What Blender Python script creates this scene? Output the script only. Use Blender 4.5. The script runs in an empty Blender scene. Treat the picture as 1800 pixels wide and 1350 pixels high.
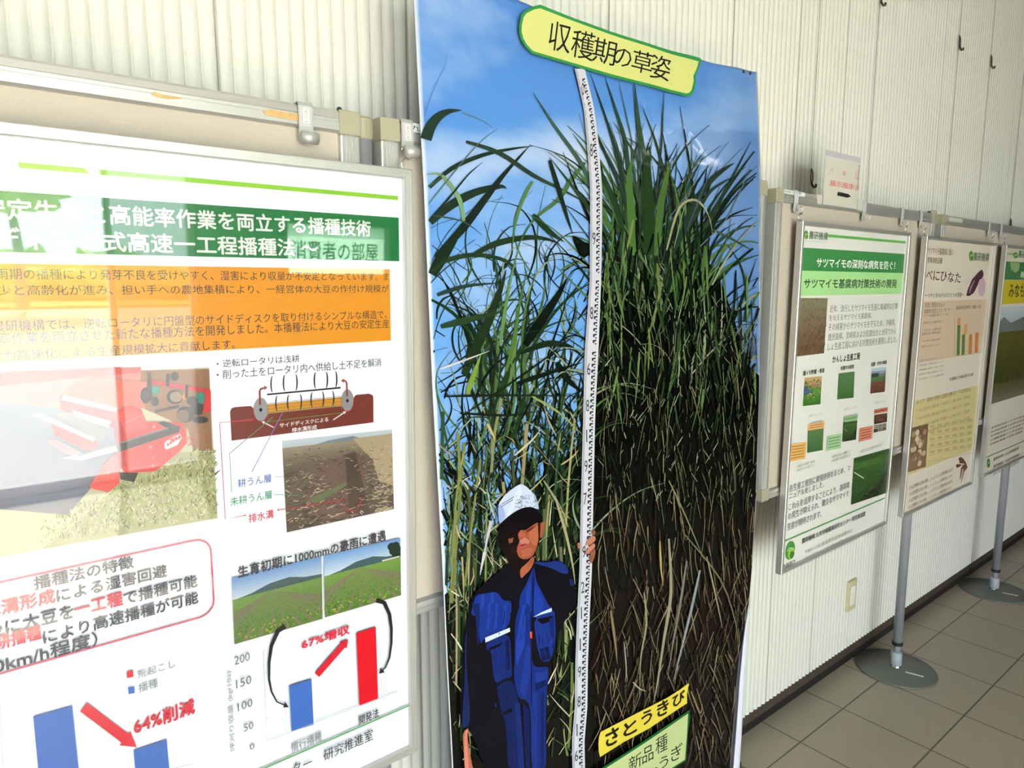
import bpy, bmesh, math, random
from mathutils import Vector, Matrix, noise
from mathutils.geometry import tessellate_polygon

# ---------------------------------------------------------------- camera, sky, sun, exposure
SC = bpy.context.scene
COL = SC.collection
YAW, PITCH, ROLL, FPX = math.radians(38.797), math.radians(-8.002), math.radians(-0.153), 1217.99
EYE = 1.5
fw = Vector((math.sin(YAW)*math.cos(PITCH), math.cos(YAW)*math.cos(PITCH), math.sin(PITCH)))
rt = fw.cross(Vector((0, 0, 1))).normalized()
up = rt.cross(fw)
r2 = rt*math.cos(ROLL)+up*math.sin(ROLL)
u2 = -rt*math.sin(ROLL)+up*math.cos(ROLL)
cam = bpy.data.cameras.new('camera')
cam.sensor_width = 36.0
cam.lens = FPX/1800*36
cam.clip_start = 0.02
camo = bpy.data.objects.new('camera', cam)
COL.objects.link(camo)
camo.matrix_world = Matrix(((r2.x, u2.x, -fw.x, 0), (r2.y, u2.y, -fw.y, 0), (r2.z, u2.z, -fw.z, EYE), (0, 0, 0, 1)))
SC.camera = camo

world = bpy.data.worlds.new('daylight')
SC.world = world
world.use_nodes = True
bg = world.node_tree.nodes['Background']
bg.inputs[0].default_value = (0.90, 0.96, 1.06, 1)
bg.inputs[1].default_value = 11.0

sun = bpy.data.lights.new('sun', 'SUN')
sun.energy = 40
sun.color = (1, 0.97, 0.93)
sun.angle = 0.01
suno = bpy.data.objects.new('sun', sun)
COL.objects.link(suno)
suno.rotation_euler = Vector((-0.12, 0.60, -0.78)).to_track_quat('-Z', 'Y').to_euler()

def portal(name, x0, x1, z0, z1, y):
    l = bpy.data.lights.new(name, 'AREA')
    l.shape = 'RECTANGLE'; l.size = x1-x0; l.size_y = z1-z0
    l.cycles.is_portal = True
    o = bpy.data.objects.new(name, l); COL.objects.link(o)
    o.location = ((x0+x1)/2, y, (z0+z1)/2)
    o.rotation_euler = (math.radians(90), 0, 0)          # shines towards +y, into the hall
WA = (-2.3, 1.30, 0.04, 2.5)
YF = -3.0                                                # inner face of the window wall
portal('window_portal', *WA, YF-0.02)
GLINT_LAMPS = [(5.7, -2.45)]

SC.view_settings.view_transform = 'Standard'
SC.view_settings.look = 'None'
SC.view_settings.gamma = 1
SC.view_settings.use_curve_mapping = False
SC.view_settings.exposure = 0.55
SC.cycles.use_denoising = True
SC.cycles.max_bounces = 10
SC.cycles.sample_clamp_indirect = 6

random.seed(4)
R = random.random
U = random.uniform

# ---------------------------------------------------------------- pixel <-> place
def ray(u, v):
    return r2*((u-900)/FPX) - u2*((v-675)/FPX) + fw
def pl(u, v, y=1.0):
    d = ray(u, v); k = y/d.y
    return (d.x*k, EYE+d.z*k)
def x_at(u, z, y=1.0):
    lo, hi = -400.0, 1800.0
    for _ in range(40):
        m = (lo+hi)/2
        if pl(u, m, y)[1] > z: lo = m
        else: hi = m
    return pl(u, lo, y)[0]

# ---------------------------------------------------------------- materials
def lin(c):
    return tuple(((x/255)/12.92 if x/255 <= 0.04045 else ((x/255+0.055)/1.055)**2.4) for x in c[:3])
def mat(name, rgb, rough=0.5, metal=0.0, spec=0.5, bump=None, var=None):
    m = bpy.data.materials.new(name); m.use_nodes = True
    nt = m.node_tree; b = nt.nodes['Principled BSDF']
    b.inputs['Base Color'].default_value = (*lin(rgb), 1)
    b.inputs['Roughness'].default_value = rough
    b.inputs['Metallic'].default_value = metal
    b.inputs['Specular IOR Level'].default_value = spec
    if bump or var:
        tc = nt.nodes.new('ShaderNodeTexCoord')
    if var:                                              # (scale, amount): mottling of the thing's own colour
        n = nt.nodes.new('ShaderNodeTexNoise'); n.inputs['Scale'].default_value = var[0]; n.inputs['Detail'].default_value = 4
        nt.links.new(tc.outputs['Object'], n.inputs['Vector'])
        mx = nt.nodes.new('ShaderNodeMix'); mx.data_type = 'RGBA'
        c = lin(rgb)
        mx.inputs[6].default_value = (*[x*(1-var[1]) for x in c], 1)
        mx.inputs[7].default_value = (*[min(1, x*(1+var[1])) for x in c], 1)
        nt.links.new(n.outputs['Fac'], mx.inputs[0]); nt.links.new(mx.outputs[2], b.inputs['Base Color'])
    if bump:
        n = nt.nodes.new('ShaderNodeTexNoise'); n.inputs['Scale'].default_value = bump[0]
        nt.links.new(tc.outputs['Object'], n.inputs['Vector'])
        bp = nt.nodes.new('ShaderNodeBump'); bp.inputs['Strength'].default_value = bump[1]; bp.inputs['Distance'].default_value = 0.001
        nt.links.new(n.outputs['Fac'], bp.inputs['Height']); nt.links.new(bp.outputs['Normal'], b.inputs['Normal'])
    return m
def ink(name, rough, spec=0.5):
    m = bpy.data.materials.new(name); m.use_nodes = True
    nt = m.node_tree; b = nt.nodes['Principled BSDF']
    a = nt.nodes.new('ShaderNodeAttribute'); a.attribute_name = 'ink'
    nt.links.new(a.outputs['Color'], b.inputs['Base Color'])
    b.inputs['Roughness'].default_value = rough
    b.inputs['Specular IOR Level'].default_value = spec
    return m
def clear(name, gain=1.0, tint=1.0):
    m = bpy.data.materials.new(name); m.use_nodes = True
    nt = m.node_tree
    for n in list(nt.nodes): nt.nodes.remove(n)
    o = nt.nodes.new('ShaderNodeOutputMaterial'); mx = nt.nodes.new('ShaderNodeMixShader')
    t = nt.nodes.new('ShaderNodeBsdfTransparent'); g = nt.nodes.new('ShaderNodeBsdfGlossy')
    g.inputs['Roughness'].default_value = 0.02; t.inputs[0].default_value = (tint, tint, tint, 1)
    f = nt.nodes.new('ShaderNodeLayerWeight'); f.inputs['Blend'].default_value = 0.5
    pw = nt.nodes.new('ShaderNodeMath'); pw.operation = 'POWER'; pw.inputs[1].default_value = 5
    mu = nt.nodes.new('ShaderNodeMath'); mu.operation = 'MULTIPLY_ADD'; mu.inputs[1].default_value = .9*gain; mu.inputs[2].default_value = .04*gain
    nt.links.new(f.outputs['Facing'], pw.inputs[0]); nt.links.new(pw.outputs[0], mu.inputs[0]); nt.links.new(mu.outputs[0], mx.inputs[0])
    nt.links.new(t.outputs[0], mx.inputs[1]); nt.links.new(g.outputs[0], mx.inputs[2]); nt.links.new(mx.outputs[0], o.inputs[0])
    return m
M = dict(
    wall=mat('wall_siding', (223, 222, 212), 0.55, var=(3, 0.03)),
    seam=mat('seam_shade', (176, 173, 160), 0.8),
    skirt=mat('skirting', (74, 62, 50), 0.6, var=(20, 0.3)),
    plain=mat('plain_plaster', (112, 112, 111), 0.8),
    ceil=mat('ceiling_board', (160, 160, 160), 0.9),
    felt=mat('felt', (188, 178, 164), 0.95, spec=0.1, bump=(600, 0.5), var=(400, 0.05)),
    alu=mat('aluminium', (205, 203, 198), 0.38, 0.65),
    steel=mat('steel_tube', (176, 178, 186), 0.3, 0.35),
    chrome=mat('chrome', (225, 225, 225), 0.12, 1.0),
    bright=mat('bright_plated_steel', (226, 228, 230), 0.3, 0.25),
    cap=mat('olive_cap', (160, 156, 132), 0.5),
    capdark=mat('cap_groove', (120, 116, 100), 0.6),
    hook=mat('hook_plate', (196, 196, 190), 0.35, 0.4),
    sticker=mat('sticker_paper', (236, 236, 230), 0.5),
    blackp=mat('black_plastic', (30, 30, 32), 0.5),
    greyp=mat('pale_grey_plastic', (168, 178, 182), 0.4),
    base=mat('base_paint', (112, 116, 108), 0.45, 0.2, var=(150, 0.08)),
    bronze=mat('dark_bronze', (84, 74, 58), 0.4, 0.6),
    wire=mat('wire', (150, 148, 138), 0.5, 0.3),
    ivory=mat('ivory_plate', (212, 200, 160), 0.45),
    paper=mat('paper', (240, 240, 240), 0.6),
    tape=mat('milky_tape', (206, 206, 196), 0.3),
    scratch=mat('glue_residue', (196, 160, 104), 0.7, var=(120, 0.3)),
    back=mat('sheet_back', (214, 214, 230), 0.4),
    frame_dark=mat('window_frame', (226, 226, 222), 0.4),
    grass=mat('lawn', (150, 150, 80), 0.9, var=(1.2, 0.4)),
    leaf=mat('hedge_leaf', (170, 186, 110), 0.8, var=(2.0, 0.5)),
    bark=mat('bark', (150, 135, 110), 0.9),
    asphalt=mat('forecourt', (186, 184, 176), 0.9, var=(1.0, 0.2)),
    ink=ink('poster_ink', 0.30, 0.35),
    gloss=ink('laminated_ink', 0.08, 0.5),
    banner=ink('banner_ink', 0.06, 0.28),
    cover=clear('clear_cover', 1.0),
    glass=clear('window_glass', 1.0),
    tinted=clear('tinted_glass', 1.0, tint=.6),
)
def lampmat():
    m = bpy.data.materials.new('lit_tube'); m.use_nodes = True
    b = m.node_tree.nodes['Principled BSDF']
    b.inputs['Emission Color'].default_value = (1, 0.98, 0.94, 1); b.inputs['Emission Strength'].default_value = 16
    return m
M['lamp'] = lampmat()
def floormat():
    m = bpy.data.materials.new('floor_tiles'); m.use_nodes = True
    nt = m.node_tree; b = nt.nodes['Principled BSDF']
    tc = nt.nodes.new('ShaderNodeTexCoord')
    n = nt.nodes.new('ShaderNodeTexNoise'); n.inputs['Scale'].default_value = 260; n.inputs['Detail'].default_value = 2
    n2 = nt.nodes.new('ShaderNodeTexNoise'); n2.inputs['Scale'].default_value = 2.5
    for k in (n, n2): nt.links.new(tc.outputs['Object'], k.inputs['Vector'])
    r = nt.nodes.new('ShaderNodeMix'); r.data_type = 'RGBA'
    r.inputs[6].default_value = (*lin((140, 130, 111)), 1); r.inputs[7].default_value = (*lin((190, 180, 160)), 1)
    nt.links.new(n.outputs['Fac'], r.inputs[0])
    br = nt.nodes.new('ShaderNodeTexBrick')
    br.offset = 0; br.squash = 1
    br.inputs['Scale'].default_value = 1.0
    br.inputs['Brick Width'].default_value = 0.2925; br.inputs['Row Height'].default_value = 0.2875
    br.inputs['Mortar Size'].default_value = 0.0028; br.inputs['Mortar Smooth'].default_value = 0.2; br.inputs['Bias'].default_value = 0
    mp = nt.nodes.new('ShaderNodeMapping'); mp.inputs['Location'].default_value = (-2.0665+0.2925*10, -1.048+0.2875*20, 0)
    nt.links.new(tc.outputs['Object'], mp.inputs['Vector']); nt.links.new(mp.outputs[0], br.inputs['Vector'])
    br.inputs['Color1'].default_value = (1, 1, 1, 1); br.inputs['Color2'].default_value = (0.94, 0.94, 0.94, 1); br.inputs['Mortar'].default_value = (0.30, 0.28, 0.26, 1)
    mu = nt.nodes.new('ShaderNodeMix'); mu.data_type = 'RGBA'; mu.blend_type = 'MULTIPLY'; mu.inputs[0].default_value = 1
    nt.links.new(r.outputs[2], mu.inputs[6]); nt.links.new(br.outputs['Color'], mu.inputs[7])
    nt.links.new(mu.outputs[2], b.inputs['Base Color'])
    b.inputs['Roughness'].default_value = 0.42
    bp = nt.nodes.new('ShaderNodeBump'); bp.inputs['Strength'].default_value = 0.4; bp.inputs['Distance'].default_value = 0.002
    nt.links.new(br.outputs['Fac'], bp.inputs['Height']); bp.invert = True; nt.links.new(bp.outputs[0], b.inputs['Normal'])
    return m
M['floor'] = floormat()

# ---------------------------------------------------------------- mesh helpers
def obj(name, bm, m, parent=None, smooth=False):
    me = bpy.data.meshes.new(name)
    bmesh.ops.recalc_face_normals(bm, faces=bm.faces[:])
    bm.to_mesh(me); bm.free()
    for x in (m if isinstance(m, (list, tuple)) else [m]): me.materials.append(x)
    if smooth: me.polygons.foreach_set('use_smooth', [True]*len(me.polygons))
    o = bpy.data.objects.new(name, me); COL.objects.link(o)
    if parent: o.parent = parent
    return o
def thing(name, label, cat, loc=(0, 0, 0), group=None):
    o = bpy.data.objects.new(name, None); COL.objects.link(o)
    o.empty_display_size = 0.05
    o.location = loc; o['label'] = label; o['category'] = cat
    if group: o['group'] = group
    return o
def tag(o, label, cat, group=None):
    o['label'] = label; o['category'] = cat
    if group: o['group'] = group
    return o
def struct(o):
    o['kind'] = 'structure'; return o
def dup(t, loc, label):
    r = t.copy(); COL.objects.link(r); r.location = loc; r['label'] = label
    for ch in t.children:
        c = ch.copy(); COL.objects.link(c); c.parent = r
        for g in ch.children:
            d = g.copy(); COL.objects.link(d); d.parent = c
    return r
def B(): return bmesh.new()
def box(bm, x0, x1, y0, y1, z0, z1, bev=0.0):
    vs = [bm.verts.new((x, y, z)) for x in (x0, x1) for y in (y0, y1) for z in (z0, z1)]
    fs = [bm.faces.new([vs[i] for i in f]) for f in ((0, 1, 3, 2), (4, 6, 7, 5), (0, 4, 5, 1), (2, 3, 7, 6), (0, 2, 6, 4), (1, 5, 7, 3))]
    if bev:
        es = {e for f in fs for e in f.edges}
        bmesh.ops.bevel(bm, geom=list(es), offset=bev, segments=2, affect='EDGES', profile=0.5)
    return bm
def tube(bm, pts, r, n=8, caps=True):
    pts = [Vector(p) for p in pts]
    rs = r if isinstance(r, (list, tuple)) else [r]*len(pts)
    rings = []; ref = None
    for i, p in enumerate(pts):
        d = (pts[min(i+1, len(pts)-1)]-pts[max(i-1, 0)]).normalized()
        if ref is None: ref = d.orthogonal().normalized()
        ref = (ref-d*ref.dot(d)).normalized(); q = d.cross(ref)
        rings.append([bm.verts.new(p+(ref*math.cos(a)+q*math.sin(a))*rs[i]) for a in [2*math.pi*k/n for k in range(n)]])
    for a, b in zip(rings, rings[1:]):
        for k in range(n): bm.faces.new((a[k], a[(k+1) % n], b[(k+1) % n], b[k]))
    if caps:
        bm.faces.new(rings[0]); bm.faces.new(rings[-1])
    return bm
def lathe(bm, prof, c=(0, 0, 0), n=32):
    rings = []
    for r, z in prof:
        rings.append([bm.verts.new((c[0]+r*math.cos(2*math.pi*k/n), c[1]+r*math.sin(2*math.pi*k/n), c[2]+z)) for k in range(n)])
    for a, b in zip(rings, rings[1:]):
        for k in range(n): bm.faces.new((a[k], a[(k+1) % n], b[(k+1) % n], b[k]))
    bm.faces.new(rings[0]); bm.faces.new(rings[-1])
    return bm
def extrude_x(bm, prof, x0, x1, closed=True):            # prof: (y, z) outline swept along x
    a = [bm.verts.new((x0, y, z)) for y, z in prof]; b = [bm.verts.new((x1, y, z)) for y, z in prof]
    n = len(prof)
    for k in range(n if closed else n-1): bm.faces.new((a[k], a[(k+1) % n], b[(k+1) % n], b[k]))
    if closed: bm.faces.new(a); bm.faces.new(b)
    return bm

# ---------------------------------------------------------------- printing: flat ink shapes on a sheet
FONT = {}
def glyphs(body, bold=0.0):
    # heavier strokes are set again, shifted a little, by offs()
    bold = 0.0
    key = (body, bold)
    if key not in FONT:
        cu = bpy.data.curves.new('lettering', 'FONT'); cu.body = body; cu.resolution_u = 2
        o = bpy.data.objects.new('lettering', cu); COL.objects.link(o)
        dg = bpy.context.evaluated_depsgraph_get()
        me = bpy.data.meshes.new_from_object(o.evaluated_get(dg))
        vs = [(v.co.x, v.co.y) for v in me.vertices]; fs = [tuple(p.vertices) for p in me.polygons]
        bpy.data.objects.remove(o); bpy.data.curves.remove(cu); bpy.data.meshes.remove(me)
        FONT[key] = (vs, fs)
    return FONT[key]

def offs(bold):
    if bold <= .004: return ((0, 0),)
    if bold < .01: return ((0, 0), (bold*1.6, 0))
    return ((-bold, 0), (bold, 0), (0, bold), (0, -bold))

class Print:
    """Collects ink in sheet coordinates (x, z); surf(x, z, lift) puts it on the sheet."""
    def __init__(s, surf, y=1.0, maxedge=0, step=1.5e-6, inv=None):
        s.surf = surf; s.y = y; s.gain = 1.0; s.me = maxedge; s.step = step; s.n = 0
        s.inv = inv or (lambda u, v: pl(u, v, y)); s.cs = (1, 0, 0); s.reset()
    def reset(s): s.v = []; s.f = []; s.c = []
    def crop(s, k, ox, oy): s.cs = (k, ox, oy)
    def px(s, x, y): return s.inv(s.cs[1]+x/s.cs[0], s.cs[2]+y/s.cs[0])
    def tri(s, a, b, c, col, lift, d=0):
        if s.me and d < 9:
            L = [((a[0]-b[0])**2+(a[1]-b[1])**2, 0), ((b[0]-c[0])**2+(b[1]-c[1])**2, 1), ((c[0]-a[0])**2+(c[1]-a[1])**2, 2)]
            m, i = max(L)
            if m > s.me*s.me:
                a, b, c = ((a, b, c), (b, c, a), (c, a, b))[i]
                k = ((a[0]+b[0])/2, (a[1]+b[1])/2)
                s.tri(a, k, c, col, lift, d+1); s.tri(k, b, c, col, lift, d+1); return
        n = len(s.v); s.v += [s.surf(*p, lift) for p in (a, b, c)]; s.f.append((n, n+1, n+2)); s.c.append(col)
    def lift(s): s.n += 1; return 0.0004+s.n*s.step
    def xz(s, pts, col):
        col = lin(col); l = s.lift()
        V = [Vector((p[0], p[1], 0)) for p in pts]
        for t in tessellate_polygon([V]): s.tri(*[pts[i] for i in t], col, l)
    round = False
    def poly(s, pts, col):
        if s.round: s.n += 8
        if s.round and len(pts) > 5:                     # rounded outline
            for _ in range(2):
                pts = [q for a, b in zip(pts, pts[1:]+pts[:1]) for q in ((a[0]*.78+b[0]*.22, a[1]*.78+b[1]*.22), (a[0]*.22+b[0]*.78, a[1]*.22+b[1]*.78))]
        s.xz([s.px(*p) for p in pts], col)
    def quads(s, pts, ws, col, dark=None):
        """ribbon through pixel points; ws = full widths in pixels"""
        c = lin(col); l = s.lift(); P = []
        if not isinstance(ws, (list, tuple)): ws = [ws]*len(pts)
        for i, p in enumerate(pts):
            a = pts[max(i-1, 0)]; b = pts[min(i+1, len(pts)-1)]
            dx, dy = b[0]-a[0], b[1]-a[1]; m = math.hypot(dx, dy) or 1; w = ws[i]/2
            P.append((s.px(p[0]-dy/m*w, p[1]+dx/m*w), s.px(p[0]+dy/m*w, p[1]-dx/m*w)))
        for (a, b), (c2, d) in zip(P, P[1:]):
            s.tri(a, b, d, c, l); s.tri(a, d, c2, c, l)
    def ell(s, x, y, rx, ry, col, n=20, rot=0):
        cr, sr = math.cos(rot), math.sin(rot)
        s.poly([(x+rx*math.cos(t)*cr-ry*math.sin(t)*sr, y+rx*math.cos(t)*sr+ry*math.sin(t)*cr) for t in [2*math.pi*k/n for k in range(n)]], col)
    def arrow(s, a, b, w, head, col):
        dx, dy = b[0]-a[0], b[1]-a[1]; m = math.hypot(dx, dy); dx /= m; dy /= m; nx, ny = -dy, dx
        k = (b[0]-dx*head, b[1]-dy*head)
        s.poly([(a[0]+nx*w/2, a[1]+ny*w/2), (k[0]+nx*w/2, k[1]+ny*w/2), (k[0]+nx*head*.6, k[1]+ny*head*.6), b,
                (k[0]-nx*head*.6, k[1]-ny*head*.6), (k[0]-nx*w/2, k[1]-ny*w/2), (a[0]-nx*w/2, a[1]-ny*w/2)], col)
    def text(s, body, u0, u1, top, bot, col, bold=0.0, pre='', post='', at=1.0):
        """glyph box from crop x u0 to u1; top/bot are crop y at the right end (at=1) or left end (at=0)"""
        ue = u1 if at else u0
        xe, z1 = s.px(ue, top); xb, z0 = s.px(ue, bot)
        zm = (z0+z1)/2; k, ox, oy = s.cs
        def xat(u):
            lo, hi = -400.0, 1900.0
            for _ in range(36):
                m = (lo+hi)/2
                if s.inv(ox+u/k, m)[1] > zm: lo = m
                else: hi = m
            return s.inv(ox+u/k, lo)[0]
        s.textxz(body, xat(u0), xat(u1), z0, z1, col, bold, pre, post)
    def textxz(s, body, x0, x1, z0, z1, col, bold=0.0, pre='', post='', flip=False, rot=False):
        vs, fs = glyphs(body, bold)
        ax, bx = min(v[0] for v in vs), max(v[0] for v in vs); ay, by = min(v[1] for v in vs), max(v[1] for v in vs)
        sx = (x1-x0)/(bx-ax); sz = (z1-z0)/(by-ay); off = 0
        if pre or post:
            w0 = glyphs(pre+body+post, bold)
            if pre:
                wp = glyphs(pre+body, bold)[0]; off = (max(v[0] for v in wp)-min(v[0] for v in wp))-(bx-ax)
            vs, fs = w0; ax = min(v[0] for v in vs)
        c = lin(col)
        for oa, ob in offs(bold):
            l = s.lift(); P = []
            for vx, vy in vs:
                vx += oa; vy += ob
                if rot:   # read upwards: text x runs along z
                    P.append((x1-(vy-ay)/(by-ay)*(x1-x0), z0+(vx-ax)/(bx-ax)*(z1-z0)))
                else:
                    q = x0+(vx-ax-off)*sx; P.append((x0+x1-q if flip else q, z0+(vy-ay)*sz))
            if s.me:
                for f in fs:
                    for i in range(1, len(f)-1): s.tri(P[f[0]], P[f[i]], P[f[i+1]], c, l)
            else:
                n = len(s.v); s.v += [s.surf(*p, l) for p in P]
                for f in fs: s.f.append(tuple(n+i for i in f)); s.c.append(c)
    def build(s, name, m, parent=None):
        me = bpy.data.meshes.new(name); me.from_pydata(s.v, [], s.f)
        at = me.color_attributes.new('ink', 'FLOAT_COLOR', 'CORNER')
        data = []
        for p, c in zip(me.polygons, s.c): data += [*(k*s.gain for k in c), 1.0]*p.loop_total
        at.data.foreach_set('color', data)
        me.materials.append(m)
        o = bpy.data.objects.new(name, me); COL.objects.link(o)
        if parent: o.parent = parent
        s.reset(); return o

class Pic:
    """a printed photo: unit square (s to the right, t down) inside a pixel quad"""
    def __init__(s, pr, q): s.p = pr; s.q = [pr.px(*k) for k in q]   # TL TR BR BL
    def m(s, a, b):
        q = s.q
        return tuple((q[0][i]*(1-a)+q[1][i]*a)*(1-b)+(q[3][i]*(1-a)+q[2][i]*a)*b for i in (0, 1))
    def poly(s, pts, col): s.p.xz([s.m(*k) for k in pts], col)
    def line(s, a, b, w, col, w2=None):
        dx, dy = b[0]-a[0], b[1]-a[1]; k = math.hypot(dx, dy) or 1; nx, ny = -dy/k, dx/k; w2 = w if w2 is None else w2
        s.poly([(a[0]+nx*w/2, a[1]+ny*w/2), (b[0]+nx*w2/2, b[1]+ny*w2/2), (b[0]-nx*w2/2, b[1]-ny*w2/2), (a[0]-nx*w/2, a[1]-ny*w/2)], col)
    def rect(s, a0, b0, a1, b1, col): s.poly([(a0, b0), (a1, b0), (a1, b1), (a0, b1)], col)
    def bands(s, t0, t1, c0, c1, n=6):
        for i in range(n):
            f = i/(n-1) if n > 1 else 0
            s.rect(0, t0+(t1-t0)*i/n, 1, t0+(t1-t0)*(i+1)/n, tuple(c0[k]*(1-f)+c1[k]*f for k in (0, 1, 2)))
    def ell(s, x, y, rx, ry, col, n=16):
        s.poly([(x+rx*math.cos(6.2832*k/n), y+ry*math.sin(6.2832*k/n)) for k in range(n)], col)
def jit(c, a=14):
    d = U(-a, a); return tuple(max(0, min(255, k+d+U(-a/3, a/3))) for k in c)


# ---------------------------------------------------------------- the hall
XL, XR, YW, ZC = -4.0, 16.0, 1.185, 3.0
def prepend(o, n): o.name = n; return o
bm = B()
P = 0.0245; n = int((9.5-XL)/P); K = 8
cols = []
for i in range(n*K+1):
    x = XL+i*P/K; ph = (i % K)/K
    y = YW+0.003-0.0075*(abs(math.sin(math.pi*ph))**0.6)
    cols.append((x, y))
a = [bm.verts.new((x, y, 0.073)) for x, y in cols]; b = [bm.verts.new((x, y, ZC)) for x, y in cols]
for k in range(len(cols)-1): bm.faces.new((a[k], a[k+1], b[k+1], b[k]))
c0 = [bm.verts.new((x, YW+0.02, 0.073)) for x, y in cols]
for k in range(len(cols)-1): bm.faces.new((c0[k], c0[k+1], a[k+1], a[k]))
wall = obj('wall_back', bm, [M['wall'], M['seam']]); struct(wall)
for k, q in enumerate(wall.data.polygons): q.use_smooth = False
bm = B()
for sx in (0.3725, 0.7118, 1.2411, 1.7365, 2.0733, 2.36, 3.1418, 4.0, 4.6):
    sx = XL+round((sx-XL)/P)*P
    box(bm, sx-0.001, sx+0.001, YW-0.0015, YW+0.01, 0.073, ZC)
struct(obj('trim_1', bm, M['seam']))
bm = B(); box(bm, 9.5, XR, YW, YW+0.1, 0, ZC); box(bm, XL, 9.5, YW+0.02, YW+0.1, 0, ZC); struct(obj('wall_backing', bm, M['plain']))
bm = B(); box(bm, XL, XR, YW+0.001, YW+0.019, 0.034, 0.0725); struct(obj('baseboard_back', bm, M['skirt']))
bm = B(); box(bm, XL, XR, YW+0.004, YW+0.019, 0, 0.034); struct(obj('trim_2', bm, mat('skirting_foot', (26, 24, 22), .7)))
bm = B(); box(bm, XL-.1, XR+.1, YF-0.2, YW+0.1, -0.1, 0); struct(obj('floor', bm, M['floor']))
bm = B(); box(bm, XL-.1, XR+.1, YF-0.2, YW+0.1, ZC, ZC+0.1); struct(obj('ceiling', bm, M['ceil']))
bm = B(); box(bm, XL-.1, XL, YF-.2, YW+.1, 0, ZC); struct(obj('wall_left', bm, M['plain']))
bm = B(); box(bm, XR, XR+.1, YF-.2, YW+.1, 0, ZC); struct(obj('wall_right', bm, M['plain']))
bm = B(); x0, x1, z0, z1 = WA
box(bm, XL, x0, YF-.15, YF, 0, ZC); box(bm, x1, 1.92, YF-.15, YF, 0, ZC); box(bm, 2.74, XR, YF-.15, YF, 0, ZC); box(bm, 1.92, 2.74, YF-.15, YF, 0, 1.40); box(bm, 1.92, 2.74, YF-.15, YF, 1.76, ZC); box(bm, x0, x1, YF-.15, YF, z1, ZC); box(bm, x0, x1, YF-.15, YF, 0, z0)
struct(obj('wall_front', bm, M['plain']))
bm = B()
for mx in (x0+.02, -1.1, 0.80, x1-.02): box(bm, mx-.018, mx+.018, YF-.1, YF-.04, z0, z1)
for mz in (z0+.03, 2.14, z1-.03): box(bm, x0, x1, YF-.1, YF-.04, mz-.03, mz+.03)
wf = struct(obj('window_1', bm, M['frame_dark']))
bm = B(); box(bm, x0, .80, YF-.072, YF-.068, z0, z1); struct(obj('window_pane', bm, M['glass'], wf))
bm = B(); box(bm, .80, x1, YF-.072, YF-.068, z0, z1); struct(obj('window_pane', bm, M['tinted'], wf))
film = bpy.data.materials.new('pale_green_film'); film.use_nodes = True
_nt = film.node_tree; _tr = _nt.nodes.new('ShaderNodeBsdfTranslucent'); _tr.inputs[0].default_value = (.45, .60, .48, 1)
_nt.links.new(_tr.outputs[0], _nt.nodes['Material Output'].inputs[0])
t = thing('window_sign', 'pale green lettered film on the small window facing the boards', 'sign', (2.33, YF-.08, 1.58))
bm = B(); v = [bm.verts.new(k) for k in ((-.41, 0, -.18), (.41, 0, -.18), (.41, 0, .18), (-.41, 0, .18))]; bm.faces.new(v); obj('sign_film', bm, film, t)
pr = Print(lambda x, z, l: (x-2.33, l, z-1.58), step=1e-6); pr.textxz('消費者の部屋', 1.98, 2.68, 1.50, 1.64, (40, 70, 50), .01); pr.build('sign_lettering', M['ink'], t)
# outside the window: forecourt, lawn, hedge, trees
bm = B(); box(bm, -40, 40, -60, YF-.2, -.12, -.02); struct(obj('ground_outside', bm, M['asphalt']))
bm = B(); box(bm, -40, 40, -60, -19.0, -.02, .05); struct(obj('lawn_outside', bm, M['grass']))
def blob(bm, c, r, k=2, amp=.35, sc=1.6):
    g = bmesh.ops.create_icosphere(bm, subdivisions=k+2, radius=1.0)
    for v in g['verts']:
        d = v.co.normalized(); f = 1+amp*noise.noise(d*sc*2+Vector(c))+amp*.5*noise.noise(d*sc*6+Vector(c))
        v.co = Vector(c)+Vector((d.x*r[0], d.y*r[1], d.z*r[2]))*f
bm = B()
for k in range(9): blob(bm, (-9+k*2.6, -22+U(-.5, .5), .5), (1.7, 1.0, .9))
h = obj('hedge_outside', bm, M['leaf']); h['kind'] = 'structure'
for tx, ty in ((-3.2, -11.0), (1.3, -18.0), (5.6, -13.0)):
    t = thing('garden_tree', 'green tree standing outside the glass front of the hall', 'tree', (tx, ty, 0.05), 'trees outside the glass front')
    bm = B(); tube(bm, [(0, 0, 0), (.05, 0, 1.2), (-.04, .05, 2.4)], [.14, .11, .08]); obj('trunk', bm, M['bark'], t)
    bm = B(); blob(bm, (0, 0, 3.6), (1.5, 1.4, 1.4)); obj('crown', bm, M['leaf'], t)

# unseen ceiling lamp, added to put a glint on the tall banner
def lamp(x, y):
    t = thing('added_glint_light', 'unseen white tube light added for the glint on the tall banner', 'lamp', (x, y, ZC), 'tube lights added for the banner glint')
    bm = B(); box(bm, -.62, .62, -.09, .09, -.06, 0, .01); obj('housing', bm, M['paper'], t)
    for s in (0,):
        bm = B(); tube(bm, [(-.58, s*.05, -.085), (.58, s*.05, -.085)], .013, 10); obj('lamp_tube', bm, M['lamp'], t)
for lx, ly in GLINT_LAMPS: lamp(lx, ly)

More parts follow.
